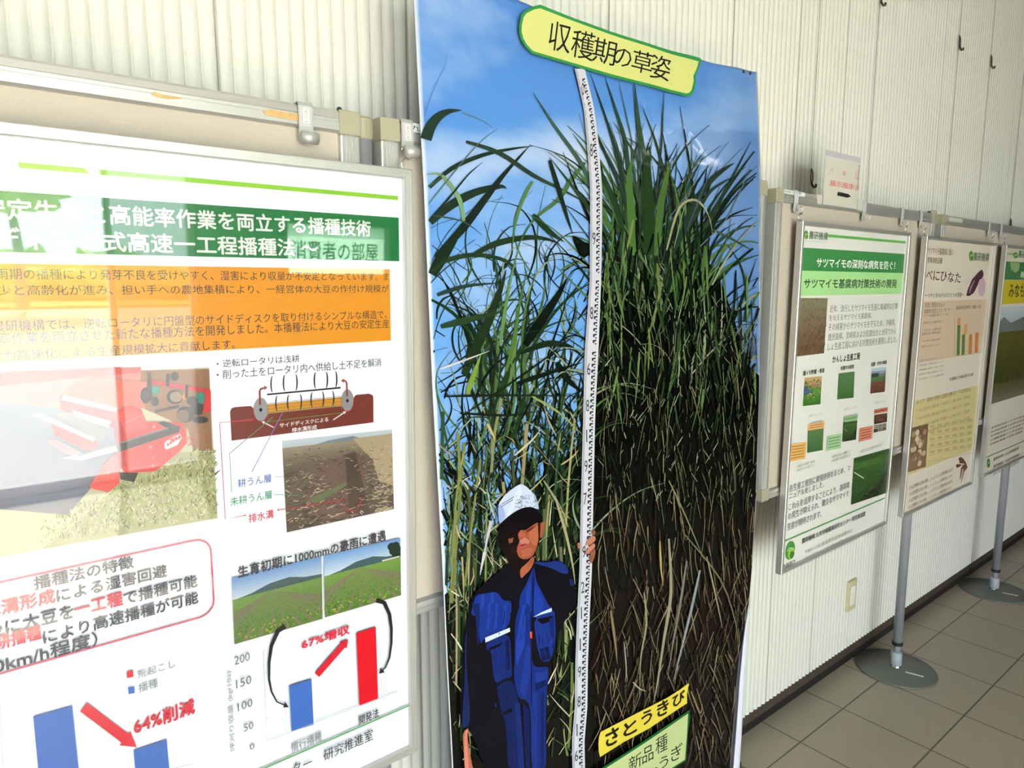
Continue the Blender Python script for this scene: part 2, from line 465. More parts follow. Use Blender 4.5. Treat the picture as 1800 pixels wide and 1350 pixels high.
# ---------------------------------------------------------------- display boards and their poles
def board(x0, x1, zt, label, caps_left=True):
    zb = zt-0.846; xc = (x0+x1)/2
    t = thing('display_board', label, 'display board', (xc, 1.03, zb), 'display boards along the wall')
    w = (x1-x0)/2; h = zt-zb
    def rail(zlo, zhi):
        z0, z1 = zlo, zhi; m = (z0+z1)/2
        return [(.015, z0), (.015, z1), (-.009, z1), (-.014, z1-.004), (-.015, m+.004), (-.0135, m+.003), (-.0135, m-.001), (-.015, m-.002), (-.015, z0+.003), (-.012, z0)]
    for z0, z1, nm in ((h-.033, h, 'top_rail'), (0, .027, 'bottom_rail')):
        bm = B(); extrude_x(bm, rail(z0, z1), -w+.034, w-.034); obj(nm, bm, M['alu'], t)
    for s in (-1, 1):
        bm = B(); cx = s*(w-.0165)
        box(bm, cx-.0165, cx+.0165, -.015, .015, .033, h-.034, .003)
        for k in (-.006, -.001, .004): box(bm, cx+k-.0007, cx+k+.0007, -.0162, -.0148, .033, h-.034)
        obj('side_rail', bm, M['alu'], t)
        for z0, nm in ((h-.035, 'corner_cap'), (-.001, 'corner_cap')):
            bm = B(); box(bm, cx-.0175, cx+.0175, -.017, .017, z0, z0+.036, .002)
            q = [bm.verts.new((cx+a*.0125, -.0172, z0+.018+b*.013)) for a, b in ((-.8, -.6), (-.55, -.8), (.7, .6), (.45, .8))]
            bm.faces.new(q)
            obj(nm, bm, M['cap'], t)
    bm = B(); box(bm, -w+.03, w-.03, -.006, .006, .02, h-.03); obj('felt_panel', bm, M['felt'], t)
    bm = B(); lathe(bm, [(.004, 0), (.004, .006), (.002, .008)], (w-.026, 0, h)); obj('bolt', bm, M['blackp'], t)
    return t
b1 = board(-.561, .516, 1.765, 'board whose aluminium rail has brown glue marks, behind the soybean poster')
b2 = board(.552, 1.655, 1.765, 'felt board with a white name label on its rail, mostly behind the tall sugarcane banner')
b3 = board(1.703, 2.748, 1.752, 'felt board under the red lettered paper sign, carrying the sweet potato disease poster')
b4 = board(2.806, 3.86, 1.752, 'felt board behind the sweet potato variety poster, second board from the far end')
b5 = board(3.936, 4.98, 1.752, 'felt board at the far end of the row, behind the cut off yellow banded poster')
def flat(name, pts, m, parent, lift):                    # thin patch on a board rail, pts in world (x, z)
    L = parent.location; bm = B()
    f = [bm.verts.new((x-L.x, -.0155-lift, z-L.z)) for x, z in pts]; g = [bm.verts.new((x-L.x, -.0148, z-L.z)) for x, z in pts]
    bm.faces.new(f); k = len(f)
    for i in range(k): bm.faces.new((f[i], f[(i+1) % k], g[(i+1) % k], g[i]))
    return obj(name, bm, m, parent)
Y1 = 1.014
flat('glue_mark', [pl(*p, Y1) for p in ((266, 166), (271, 161), (283, 166), (300, 169), (323, 173), (298, 174), (278, 171))], M['scratch'], b1, .0004)
flat('glue_mark', [pl(*p, Y1) for p in ((462, 195), (476, 192), (500, 197), (536, 203), (538, 214), (510, 210), (480, 205), (466, 201))], M['scratch'], b1, .0004)
lab = flat('name_label', [pl(*p, Y1) for p in ((716, 214), (770, 224), (770, 240), (716, 229))], M['sticker'], b2, .0004)
def stamp(body, x0, x1, z0, z1, y, col, parent, name='printed_lettering', rot=False, bold=0):
    pr = Print(lambda x, z, l: (x, y-l+.0002, z), step=1e-6)
    pr.textxz(body, x0, x1, z0, z1, col, bold, rot=rot)
    o = pr.build(name, M['ink'], parent); o.matrix_parent_inverse = Matrix.Translation(-parent.location) if parent.type == 'EMPTY' else Matrix.Identity(4)
    return o
q0, q1 = pl(722, 229, Y1), pl(722, 219, Y1)
k = stamp('九州沖縄農研', q0[0], q0[0]+.115, q0[1], q1[1], 1.0138, (60, 60, 60), b2)
flat('name_label', [pl(*p, Y1) for p in ((1370, 331), (1415, 339), (1415, 346), (1371, 338))], M['sticker'], b3, .0004)
q0, q1 = pl(1373, 337, Y1), pl(1373, 333, Y1)
stamp('農研機構 九州沖縄', q0[0], q0[0]+.10, q0[1], q1[1], 1.0138, (120, 130, 110), b3)
for px4 in (((1436, 342), (1452, 344), (1453, 361), (1437, 358)), ((1507, 350), (1524, 354), (1523, 372), (1507, 369)),):
    flat('tape_strip', [pl(*p, Y1) for p in px4], M['tape'], b3, .0006)
flat('tape_strip', [pl(*p, Y1) for p in ((1668, 382), (1692, 385), (1692, 392), (1668, 389))], M['tape'], b4, .0006)

def pole(x, label):
    t = thing('support_pole', label, 'pole', (x, 1.045, 0), 'steel poles holding the display boards')
    bm = B(); lathe(bm, [(.145, 0), (.145, .004), (.142, .006), (.02, .009), (.0, .009)], n=48); obj('base_plate', bm, M['base'], t, True)
    bm = B(); lathe(bm, [(.018, .008), (.019, .012), (.017, .016)], n=24); obj('base_nut', bm, M['chrome'], t)
    bm = B(); lathe(bm, [(.016, .016), (.0205, .02), (.0205, .066), (.018, .07)], n=24); obj('socket', bm, M['greyp'], t, True)
    bm = B(); lathe(bm, [(.0115, .068), (.0115, .125)], n=20); obj('lower_rod', bm, M['steel'], t, True)
    bm = B(); lathe(bm, [(.018, .1), (.02, .103), (.02, .112), (.018, .115)], n=24); obj('lock_ring', bm, M['blackp'], t)
    bm = B(); lathe(bm, [(.0165, .113), (.0165, 1.735)], n=28); obj('tube', bm, M['steel'], t, True)
    bm = B(); lathe(bm, [(.0165, 1.732), (.0175, 1.734), (.0175, 1.762), (.014, 1.766)], n=28)
    for k in range(8):
        aa = k*.785; tube(bm, [(.0172*math.cos(aa), .0172*math.sin(aa), 1.738), (.0172*math.cos(aa), .0172*math.sin(aa), 1.76)], .0012, 5)
    obj('pole_cap', bm, M['greyp'] if False else M['cap'], t)
    # label strip near the front edge of the base
    bm = B()
    pts = [(-.012, -.042, .0096), (.009, -.099, .0082)]
    d = Vector((pts[1][0]-pts[0][0], pts[1][1]-pts[0][1], 0)).normalized(); q = Vector((-d.y, d.x, 0))*.003
    v = [bm.verts.new(Vector(w)+o_) for w in pts for o_ in (q, -q)]
    w2 = [bm.verts.new(k.co-Vector((0, 0, .002))) for k in v]
    bm.faces.new((v[0], v[2], v[3], v[1]))
    for i, j in ((0, 1), (1, 3), (3, 2), (2, 0)): bm.faces.new((v[i], v[j], w2[j], w2[i]))
    obj('label_strip', bm, M['sticker'], t)
    return t
pole(.534, 'steel pole between the glue marked board and the name labelled board')
pole(1.676, 'steel pole at the right edge of the tall banner')
pole(2.782, 'steel pole with round base below the sweet potato variety poster')
pole(3.90, 'steel pole with round base below the cut off poster at the right edge')

# ---------------------------------------------------------------- hooks over the rails
def clip(x, zt, label, wide=False, w=.009):
    t = thing('rail_hook', label, 'hook', (x, 1.03, zt), 'hooks over the top rails')
    w = .011 if wide else w; th = .0016
    path = [(.0165, -.02), (.0165, .0015), (-.0165, .0015), (-.0185, -.004), (-.0185, -.032), (-.0175, -.036), (-.0165, -.05), (-.019, -.055), (-.030, -.056), (-.034, -.052), (-.034, -.044)]
    bm = B()
    for (y0, z0), (y1, z1) in zip(path, path[1:]):
        d = Vector((0, y1-y0, z1-z0)).normalized(); nn = Vector((0, -d.z, d.y))*th/2
        vs = [Vector((sx*w, y, z))+nn*q for sx in (-1, 1) for (y, z, q) in ((y0, z0, -1), (y0, z0, 1), (y1, z1, 1), (y1, z1, -1))]
        vv = [bm.verts.new(v) for v in vs]
        for f in ((0, 1, 2, 3), (4, 7, 6, 5), (0, 4, 5, 1), (3, 2, 6, 7), (0, 3, 7, 4), (1, 5, 6, 2)): bm.faces.new([vv[i] for i in f])
    obj('hook_plate', bm, M['hook'] if wide else M['bright'], t)
    if wide:
        bm = B(); tube(bm, [(-.012, -.030, -.05), (.012, -.030, -.05)], .0085, 14); obj('hook_nub', bm, M['hook'], t, True)
        bm = B(); box(bm, -.0072, .0072, -.0205, -.0191, -.031, -.004); lb = obj('hook_label', bm, M['sticker'], t)
        bm = B()
        for a0, a1, c0, c1 in ((-.0064, .0064, -.0056, -.005), (-.0064, .0064, -.030, -.0294), (-.0064, -.0058, -.030, -.005), (.0058, .0064, -.030, -.005)): box(bm, a0, a1, -.0208, -.0203, c0, c1)
        o = obj('label_border', bm, mat('label_ink', (60, 80, 110), .6), lb)
        pr = Print(lambda xx, zz, l: (xx, -.0206-l+.0004, zz), step=1e-6)
        pr.textxz('展示用品備品', -.003, .003, -.028, -.007, (150, 120, 90), rot=True)
        pr.build('label_text', M['ink'], lb)
    return t
clip(.428, 1.765, 'empty steel hook with a small label, beside the brown glue mark', True)
clip(.598, 1.765, 'labelled steel hook beside the tall banner, holding a wire hook', True)
HX = [(1.796, 'thin chrome hook above the left corner of the sweet potato disease poster'), (2.19, 'empty thin chrome hook just right of the red lettered sign'),
      (2.462, 'thin chrome hook above the right corner of the sweet potato disease poster'), (2.612, 'thin chrome hook above the left corner of the sweet potato variety poster'),
      (3.275, 'thin chrome hook above the right corner of the sweet potato variety poster'), (3.415, 'thin chrome hook above the yellow banded poster at the right edge')]
for x, l in HX: clip(x, 1.752, l)
def shook(x, zt, zb, y, label, r=.0013):
    t = thing('wire_hook', label, 'hook', (x, y, zb), 'wire hooks holding the posters')
    h = zt-zb; bm = B(); a = h*.27; pts = []
    for k in range(13):
        an = math.radians(160-k*20); pts.append((a*.9*math.cos(an), 0, h-a+a*math.sin(an)))
    lo = []
    for k in range(13):
        an = math.radians(90+k*18); lo.append((a*.9*math.cos(an), 0, a+a*math.sin(an)))
    pts = pts[:-1]+[(a*.2, 0, h*.5)]+lo
    tube(bm, pts, r, 6); obj('hook_wire', bm, M['chrome'], t, True)
    bm = B(); rr = .0045
    tube(bm, [(rr*math.cos(k*.524), rr*.5*math.sin(k*.524), -rr*.6+rr*math.sin(k*.524)) for k in range(13)], .0009, 5); obj('eyelet', bm, M['chrome'], t)
    return t
shook(.588, 1.722, 1.683, .999, 'wire hook at the top corner of the soybean poster beside the tall banner')
for k, w in ((0, 'at the left corner of the sweet potato disease poster'), (2, 'at the right corner of the sweet potato disease poster'), (3, 'at the left corner of the sweet potato variety poster'),
          (4, 'at the right corner of the sweet potato variety poster'), (5, 'at the corner of the yellow banded poster')):
    shook(HX[k][0], 1.709, 1.673, .998, 'twisted wire hook '+w, .0016)

# ---------------------------------------------------------------- picture wires, wall plate, paper sign
def pwire(x, zh, zend, label):
    t = thing('picture_wire', label, 'wire', (x, YW-.012, zh), 'hanging wires on the wall')
    bm = B(); tube(bm, [(0, .004, zend-zh), (0, .004, ZC-zh)], .0011, 6); obj('wire', bm, M['wire'], t)
    bm = B(); tube(bm, [(0, .003, .022), (-.006, 0, .012), (-.007, -.001, -.012), (0, -.002, -.02), (.006, -.001, -.012), (.005, 0, .012), (0, .003, .024)], .0019, 6); obj('snap_ring', bm, M['bronze'], t, True)
    bm = B(); tube(bm, [(0, 0, -.018), (-.004, -.004, -.026), (-.002, -.010, -.036), (.004, -.013, -.034), (.006, -.012, -.026)], .0036, 7); obj('hook_end', bm, M['bronze'], t, True)
    return t
pwire(2.168, 1.845, 1.85, 'dark hook on its wire just left of the paper sign')
pwire(2.561, 2.478, 1.60, 'hook on its wire cut off by the top of the photo')
pwire(3.268, 2.475, 1.60, 'left one of two dark wire hooks high on the wall')
pwire(3.632, 2.472, 1.60, 'right one of two dark wire hooks high on the wall')
pwire(4.085, 1.80, 1.60, 'wire hook just above the rail at the right edge of the photo')

t = thing('wall_outlet', 'ivory wall plate low on the ribbed wall', 'outlet', (2.656, YW-.006, .296))
bm = B(); box(bm, -.036, .036, -.006, .004, -.062, .062, .003); obj('plate', bm, M['ivory'], t)
bm = B(); box(bm, -.017, .017, -.009, -.005, -.040, .040, .002); obj('cover_insert', bm, M['sticker'], t)

t = thing('paper_sign', 'clear sleeve with red lettering and black arrow standing on the rail', 'sign', (2.03, 1.008, 1.74))
yS = 1.0105
sx0, sz1 = pl(1452, 265, yS); sx1, _ = pl(1511, 280, yS); _, sz0 = pl(1452, 352, yS)
bm = B(); box(bm, sx0, sx1, yS, yS+.001, sz0-.012, sz1)
o = obj('paper', bm, mat('sign_paper', (214, 210, 198), .35), t); o.matrix_parent_inverse = Matrix.Translation(-t.location)
bm = B(); box(bm, sx0-.002, sx1+.003, yS-.0008, yS-.0002, sz1-.012, sz1+.003)
o = obj('sleeve_edge', bm, mat('sleeve_edge', (196, 192, 200), .3), t); o.matrix_parent_inverse = Matrix.Translation(-t.location)
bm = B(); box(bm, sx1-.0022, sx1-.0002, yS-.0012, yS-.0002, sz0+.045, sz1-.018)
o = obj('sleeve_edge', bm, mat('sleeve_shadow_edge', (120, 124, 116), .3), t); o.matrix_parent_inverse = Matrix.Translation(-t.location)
pr = Print(lambda x, z, l: (x, yS-l, z), yS, step=1e-6)
s6 = (6.75, 1300, 230); pr.crop(*s6)
pr.text('パ', 1072, 1112, 428, 505, (214, 120, 110), at=0); pr.text('ネ', 1215, 1265, 470, 530, (214, 110, 100), at=0); pr.text('ル', 1362, 1415, 480, 575, (214, 120, 110), at=0)
pr.text('展示順序②', 1072, 1418, 645, 715, (214, 104, 96), .01)
o = pr.build('printed_lettering', M['ink'], t); o.matrix_parent_inverse = Matrix.Translation(-t.location)
pr.arrow((1160, 745), (1322, 780), 46, 42, (44, 46, 44))
o = pr.build('printed_arrow', M['ink'], t); o.matrix_parent_inverse = Matrix.Translation(-t.location)

# ---------------------------------------------------------------- framed posters
def poster(x0, x1, z0, z1, slope, label, sheet_rgb, fwid=.014, yc=.998):
    """frame and sheet; returns the thing and a Print that writes on the sheet"""
    zc = (z0+z1)/2
    Y = lambda z: yc-slope*(z-zc)
    t = thing('framed_poster', label, 'poster', ((x0+x1)/2, yc, z0), 'framed posters hanging on the boards')
    inv = Matrix.Translation(-t.location)
    def put(nm, bm, m):
        for v in bm.verts: v.co.y += Y(v.co.z)-1.0
        o = obj(nm, bm, m, t); o.matrix_parent_inverse = inv; return o
    bm = B(); f = fwid
    prof = [(0, 1.009), (0, .9915), (.0015, .990), (f*.30, .990), (f*.30, .9906), (f*.36, .9906), (f*.36, .990), (f*.60, .990), (f*.60, .9906), (f*.66, .9906), (f*.66, .990), (f-.0015, .990), (f, .9915), (f, .998), (f, 1.009)]
    rings = []
    for q, y in prof:
        rings.append([bm.verts.new((xx, y, zz)) for xx, zz in ((x0+q, z0+q), (x1-q, z0+q), (x1-q, z1-q), (x0+q, z1-q))])
    for a, b in zip(rings, rings[1:]):
        for k in range(4): bm.faces.new((a[k], a[(k+1) % 4], b[(k+1) % 4], b[k]))
    put('frame', bm, M['alu'])
    bm = B(); box(bm, x0+f-.001, x1-f+.001, .999, 1.007, z0+f-.001, z1-f+.001); sheet = put('poster_sheet', bm, mat('sheet_stock', sheet_rgb, .32, spec=.35))
    def pinv(u, v):
        y = 1.0
        for _ in range(4): x, z = pl(u, v, y); y = Y(z)
        return (x, z)
    pr = Print(lambda x, z, l: (x, Y(z)-l-.0008, z), inv=pinv)
    pr.put = lambda nm, m=M['ink']: pr.build(nm, m, sheet)
    pr.thing = t; pr.sheet = sheet; pr.putmesh = put
    return t, pr

# ---- the near poster about soybean sowing
t, p = poster(-.112, .582, .674, 1.682, .0247, 'large green headed soybean sowing poster with bar charts and red machine', (226, 230, 240), .0145, .993); p.gain = .70
bm = B(); box(bm, -.099, .569, .9945, .9949, .687, 1.669); p.putmesh('clear_cover', bm, M['cover'])
DG, OR, TX, RED, BLU = (22, 122, 62), (236, 156, 28), (66, 62, 66), (226, 30, 52), (66, 112, 200)
s1, s2, s3, s4 = (2.4324, 0, 0), (2.4324, 0, 360), (2.4324, 0, 620), (2.3684, 0, 900)
p.crop(*s1)
xl = -.097                                               # left edge of the sheet
def bar(xr_px, yt_px, yb_px, col, left=xl):
    xr, zt = p.px(xr_px, yt_px); _, zb = p.px(xr_px, yb_px)
    p.xz([(left, zb), (xr, zb), (xr, zt), (left, zt)], col); return zb, zt
bar(1700, 839, 856, (150, 214, 50), p.px(80, 710)[0])
_, zq = p.px(1700, 850)
p.put('lime_rule')
bar(1703, 931, 1117, DG)
p.text('定生産と高能率作業を両立する播種技術', 30, 1583, 945, 1012, (250, 252, 250), .022, pre='安')
p.crop(*s2)
p.text('一工程播種法 ～', 745, 1357, 152, 222, (250, 252, 250), .022, pre='～ ディスク式高速')
p.put('green_title_band')
bar(1665, 276, 580, OR)
p.text('く、湿害により収量が不安定となっています。ま', 862, 1660, 290, 325, TX, .005, pre='国産大豆栽培では、梅雨期の播種により発芽不良を受けやす')
p.text('の農地集積により、一経営体の大豆の作付け規模が', 728, 1660, 342, 375, TX, .005, pre='者の減少と高齢化が進み、担い手へ')
p.text('型のサイドディスクを取り付けるシンプルな構造で、', 790, 1652, 450, 486, TX, .005, pre='農研機構では、逆転ロータリに円盤')
p.text('開発しました。本播種法により大豆の安定生産', 880, 1662, 488, 526, TX, .005, pre='高能率作業を両立させた新たな播種方法を')
p.text('力高速化による生産規模拡大に貢献します。', 12, 1003, 575, 615, TX, .005, pre='省')
p.put('orange_text_box')
p.text('・逆転ロータリは浅耕', 925, 1278, 640, 672, TX, .006)
p.text('・削った土をロータリ内へ供給し土不足を解消', 925, 1628, 655, 690, TX, .006)
p.put('printed_lettering')
# rotary diagram
p.crop(4.5, 390, 640)
BR = (124, 54, 44)
p.poly([(75, 605), (62, 375), (72, 352), (95, 340), (225, 330), (245, 345), (262, 410), (310, 445), (350, 420), (362, 392), (943, 330), (985, 365), (1030, 335), (1042, 260), (1060, 242), (1160, 233), (1190, 245), (1195, 262), (1197, 460)], BR)
p.poly([(358, 318), (943, 258), (945, 332), (362, 392)], (214, 150, 44))
for i in range(40):
    for j in range(3):
        a, b = 366+i*14.6, (j+.5)/3
        y = (318-(a-358)*.1025)*(1-b)+(392-(a-358)*.106)*b
        p.ell(a, y, 3.2, 5, (120, 92, 70), 6)
p.quads([(355, 240), (936, 186)], 13, (40, 38, 56))
def arc(x, y, h, s, col=(44, 42, 48)):
    p.quads([(x+s*(14*math.cos(q)), y+h/2*math.sin(q)) for q in [math.radians(-78+k*15.6) for k in range(11)]], [4+8*math.sin(math.pi*k/10) for k in range(11)], col)
for x, y, s in ((400, 158, -1), (498, 148, -1), (578, 145, 1), (742, 128, -1), (818, 125, 1), (892, 120, 1)): arc(x, y, 132, s)
for x, y, s in ((438, 310, -1), (530, 302, -1), (612, 298, 1), (716, 282, -1), (788, 275, 1), (868, 270, 1)): arc(x, y, 124, s)
for (x, y, rx, ry) in ((305, 356, 56, 92), (990, 284, 47, 86)):
    p.ell(x, y+5, rx+3, ry+2, (196, 60, 66), 28); p.ell(x, y, rx, ry, (160, 160, 166), 28); p.ell(x, y+5, 12, 14, (20, 20, 22), 14)
RB = (160, 66, 58)
p.quads([(300, 322), (296, 215), (304, 196), (330, 188)], 16, RB); p.poly([(330, 168), (358, 184), (333, 205)], RB)
p.quads([(988, 255), (984, 150), (976, 134), (962, 130)], 14, RB); p.poly([(964, 114), (938, 130), (964, 148)], RB)
p.quads([(358, 312), (943, 252)], 4, (110, 130, 210)); p.quads([(362, 386), (940, 328)], 5, (96, 150, 150))
p.quads([(362, 395), (362, 455), (945, 384), (945, 335)], 5, (110, 160, 44))
p.arrow((408, 500), (312, 452), 9, 22, (240, 236, 232)); p.arrow((878, 440), (980, 372), 9, 22, (240, 236, 232))
p.text('サイドディスクによる', 455, 838, 418, 452, (246, 242, 240), .02); p.text('排水溝形成', 552, 748, 478, 514, (246, 242, 240), .02)
p.put('rotary_diagram')
p.quads([(250, 432), (-5, 462)], 4, (220, 70, 100)); p.crop(*s3)
p.quads([(1085, 288), (938, 298), (962, 711), (1048, 694)], 3.2, (214, 60, 90)); p.arrow((1040, 696), (1053, 693), 3, 8, (214, 60, 90))
p.quads([(1165, 275), (980, 430), (989, 596)], 3, (96, 160, 130)); p.quads([(1205, 258), (1075, 510)], 3, (130, 140, 210))
p.text('耕うん層', 1015, 1157, 517, 552, (116, 130, 206), .012); p.text('未耕うん層', 983, 1160, 586, 622, (86, 168, 128), .012); p.text('排水溝', 1062, 1168, 668, 705, (214, 50, 84), .016)
p.put('layer_labels')
# soil photo
p.crop(4.5, 390, 640)
q = Pic(p, ((472, 605), (1342, 515), (1357, 1145), (510, 1330)))
q.bands(0, .09, (206, 218, 232), (196, 204, 210)); q.poly([(.2, .1), (.4, .05), (.62, .03), (.7, .07), (1, .08), (1, .12), (0, .12)], (130, 142, 156))
q.bands(.08, .3, (158, 144, 124), (120, 106, 92)); q.bands(.3, 1, (116, 102, 90), (100, 86, 74), 9)
q.poly([(.62, .06), (1, .05), (1, .7), (.86, .62), (.8, .34), (.7, .2)], (186, 166, 138))
q.poly([(.3, .32), (.62, .2), (.72, .3), (.76, .9), (.52, 1), (.2, .9), (.16, .62)], (122, 98, 88))
q.poly([(.54, .24), (.64, .22), (.76, 1), (.56, 1)], (92, 76, 66))
for k in range(900):
    a, b = R(), .12+R()**.7*.88; l = U(.02, .08)*(.4+b); an = U(-1.2, 1.2)
    inright = a > .74+.1*(1-b)
    c = jit((196, 178, 150), 30) if (inright and R() < .8) or R() < .25 else jit((84, 70, 60), 26)
    if .3 < a < .72 and b > .3 and R() < .6: continue
    q.line((a, b), (min(.99, max(.01, a+l*math.cos(an))), min(.99, b+l*math.sin(an)*.7)), .010*(.4+b), c, .004)
q.poly([(.2, .68), (.54, .55), (.54, .6), (.26, .74)], (112, 124, 88))
p.quads([(415, 888), (480, 888)], 3, (120, 140, 214)); p.quads([(410, 1028), (600, 1036)], 3, (110, 170, 140)); p.quads([(432, 1152), (985, 1070)], 6, (206, 40, 54)); p.arrow((450, 1150), (430, 1153), 4, 14, (206, 40, 54))
p.quads([(965, 1125), (1000, 1158), (1045, 1160), (1082, 1120), (1100, 1050)], 9, (180, 60, 54))
p.put('soil_photo')
# red machine photo
p.crop(4.22, 0, 640)
q = Pic(p, ((-395, 100), (1545, 25), (1610, 1140), (-395, 1495)))
q.bands(0, 1, (204, 196, 176), (196, 196, 156), 8)
p.poly([(-390, 100), (-390, 1040), (500, 1115), (660, 930), (860, 700), (860, 60)], (112, 116, 138))
p.poly([(-390, 70), (850, 20), (1040, 30), (1045, 330), (850, 360), (-390, 250)], (206, 118, 110))
p.poly([(1040, 45), (1548, 35), (1570, 640), (1430, 640), (1390, 480), (1250, 410), (1040, 320)], (150, 104, 70))
q.poly([(.66, .60), (.82, .52), (1, .55), (1, 1), (.3, 1), (.45, .86)], (178, 176, 130))
for k in range(2600):
    a = U(300, 1600); b = U(640, 1330)
    if b < 1010-(a-660)*.45 and a < 1400: continue
    if b > 1330-(a-300)*.155: continue
    l = U(14, 44); an = U(-2.6, -.4)
    p.quads([(a, b), (a+l*math.cos(an)*.6, b+l*math.sin(an)*.7), (a+l*math.cos(an), b+l*math.sin(an))], [9, 6, 2], jit(random.choice(((150, 176, 96), (176, 190, 120), (206, 200, 160), (216, 206, 176), (120, 112, 80))), 26))
RD = (218, 40, 44)
p.poly([(-390, 90), (90, 65), (760, 30), (1040, 20), (1040, 60), (700, 90), (90, 150), (-390, 190)], (214, 60, 52))
p.poly([(440, 230), (560, 130), (720, 90), (940, 120), (1080, 130), (1070, 330), (930, 290), (840, 340)], (222, 100, 84))
p.poly([(440, 225), (860, 330), (845, 470), (600, 400), (445, 330)], RD)
p.poly([(470, 225), (860, 320), (855, 352), (450, 262)], (240, 214, 208))
p.poly([(530, 340), (820, 420), (800, 470), (560, 390)], (240, 228, 224))
p.poly([(400, 365), (520, 350), (780, 480), (770, 560), (690, 560)], (128, 124, 128))
p.poly([(370, 400), (690, 545), (740, 600), (640, 640), (400, 520)], RD)
p.poly([(230, 370), (300, 360), (700, 545), (690, 570)], (236, 232, 236))
p.poly([(340, 560), (420, 560), (600, 650), (580, 690), (480, 660)], (224, 120, 130))
p.poly([(1090, 110), (1550, 185), (1550, 215), (1090, 140)], (196, 30, 60))
for (x, y, rx, ry, c) in ((1140, 190, 36, 30, (40, 150, 140)), (1480, 250, 36, 40, (40, 140, 130)), (1075, 230, 40, 60, (44, 40, 44)), (1145, 275, 28, 36, (60, 58, 60)), (1290, 240, 62, 52, (30, 28, 30)), (1300, 240, 46, 40, (150, 124, 100)), (1370, 370, 66, 60, (28, 26, 28)), (1350, 380, 46, 46, (120, 90, 70)), (1460, 330, 60, 44, (34, 30, 30)), (1420, 270, 44, 34, (48, 46, 48)), (1480, 410, 60, 26, (40, 34, 30)), (1360, 240, 14, 22, (226, 130, 40)), (1290, 90, 30, 34, (40, 40, 44))):
    p.ell(x, y, rx, ry, c)
p.quads([(1100, 60), (1110, 260)], 26, (44, 42, 46)); p.quads([(1240, 70), (1236, 160)], 26, (36, 34, 36)); p.quads([(1380, 150), (1376, 250)], 22, (40, 44, 46)); p.quads([(1140, 350), (1320, 310)], 22, (70, 50, 40))
p.poly([(1520, 190), (1556, 190), (1560, 350), (1496, 360)], (216, 36, 44))
p.poly([(660, 900), (760, 740), (900, 620), (880, 880), (800, 945), (680, 920)], (222, 70, 66))
p.poly([(845, 380), (880, 330), (960, 300), (1040, 330), (1080, 420), (1340, 430), (1375, 480), (1380, 580), (1330, 640), (1160, 780), (1130, 792), (930, 800), (880, 760), (845, 520)], RD)
p.poly([(880, 360), (960, 318), (1030, 340), (1075, 410), (1100, 470), (930, 510), (880, 440)], (230, 62, 58))
p.poly([(870, 400), (905, 440), (930, 760), (880, 760), (850, 520)], (176, 20, 30))
p.quads([(905, 440), (1060, 370)], 6, (240, 110, 100))
p.poly([(880, 800), (1020, 800), (990, 870), (890, 850)], (64, 56, 56))
p.poly([(1160, 430), (1210, 420), (1330, 458), (1325, 500), (870, 650), (855, 600), (1230, 470)], (48, 46, 50))
p.poly([(855, 600), (870, 640), (600, 710), (450, 690), (560, 670)], (196, 196, 200)); p.quads([(560, 680), (1240, 470)], 12, (120, 116, 122))
for x, y in ((1135, 460), (1110, 610), (1130, 690), (1130, 750), (800, 800)): p.ell(x, y, 11, 14, (240, 120, 110), 10)
p.quads([(1385, 540), (1420, 550), (1412, 590), (1385, 600)], 12, (200, 40, 44))
p.poly([(1215, 580), (1250, 545), (1330, 515), (1342, 545), (1310, 595), (1230, 630), (1212, 612)], (240, 236, 236))
for k in range(5): p.ell(1240+k*21, 592-k*14, 9, 13, (200, 36, 44), 10, .3)
p.text('niplo', 1226, 1330, 526, 560, (190, 30, 40), .03)
p.put('red_machine_photo')
# rounded red box of features
p.crop(*s4)
xr0, zt0 = p.px(880, 150); _, zb0 = p.px(888, 378); xr0 = (xr0+p.px(888, 378)[0])/2
_, zt = p.px(825, 107); _, zb = p.px(850, 431)
def rring(x0, x1, z0, z1, r, w, col):
    def rr(i):
        o = []
        for cx, cz, a0 in ((x1-r, z1-r, 0), (x0+r, z1-r, 90), (x0+r, z0+r, 180), (x1-r, z0+r, 270)):
            o += [(cx+(r-i)*math.cos(math.radians(a0+k*11.25)), cz+(r-i)*math.sin(math.radians(a0+k*11.25))) for k in range(9)]
        return o
    a, b = rr(0), rr(w); l = p.lift(); c = lin(col)
    for k in range(len(a)):
        j = (k+1) % len(a); p.tri(a[k], a[j], b[j], c, l); p.tri(a[k], b[j], b[k], c, l)
rring(-.088, xr0, zb, zt, .022, .0022, (222, 60, 96))
GY = (70, 70, 80)
p.text('播種法の特徴', 140, 552, 176, 228, GY, .02)
p.text('溝形成', 5, 226, 312, 372, (224, 60, 72), .03, pre='・排水'); p.text('による湿害回避', 234, 690, 212, 264, GY, .02)
p.text('に大豆を', 22, 302, 376, 436, GY, .02, pre='・耕起後'); p.text('一工程', 306, 507, 324, 382, (224, 60, 72), .03); p.text('で播種可能', 512, 816, 254, 306, GY, .02)
p.text('耕播種', -20, 168, 462, 522, (224, 60, 72), .03, pre='・浅'); p.text('により高速播種が可能', 178, 820, 322, 374, GY, .02)
p.text('km/h程度）', 25, 402, 490, 552, GY, .02, pre='（最高10')
p.put('feature_box')
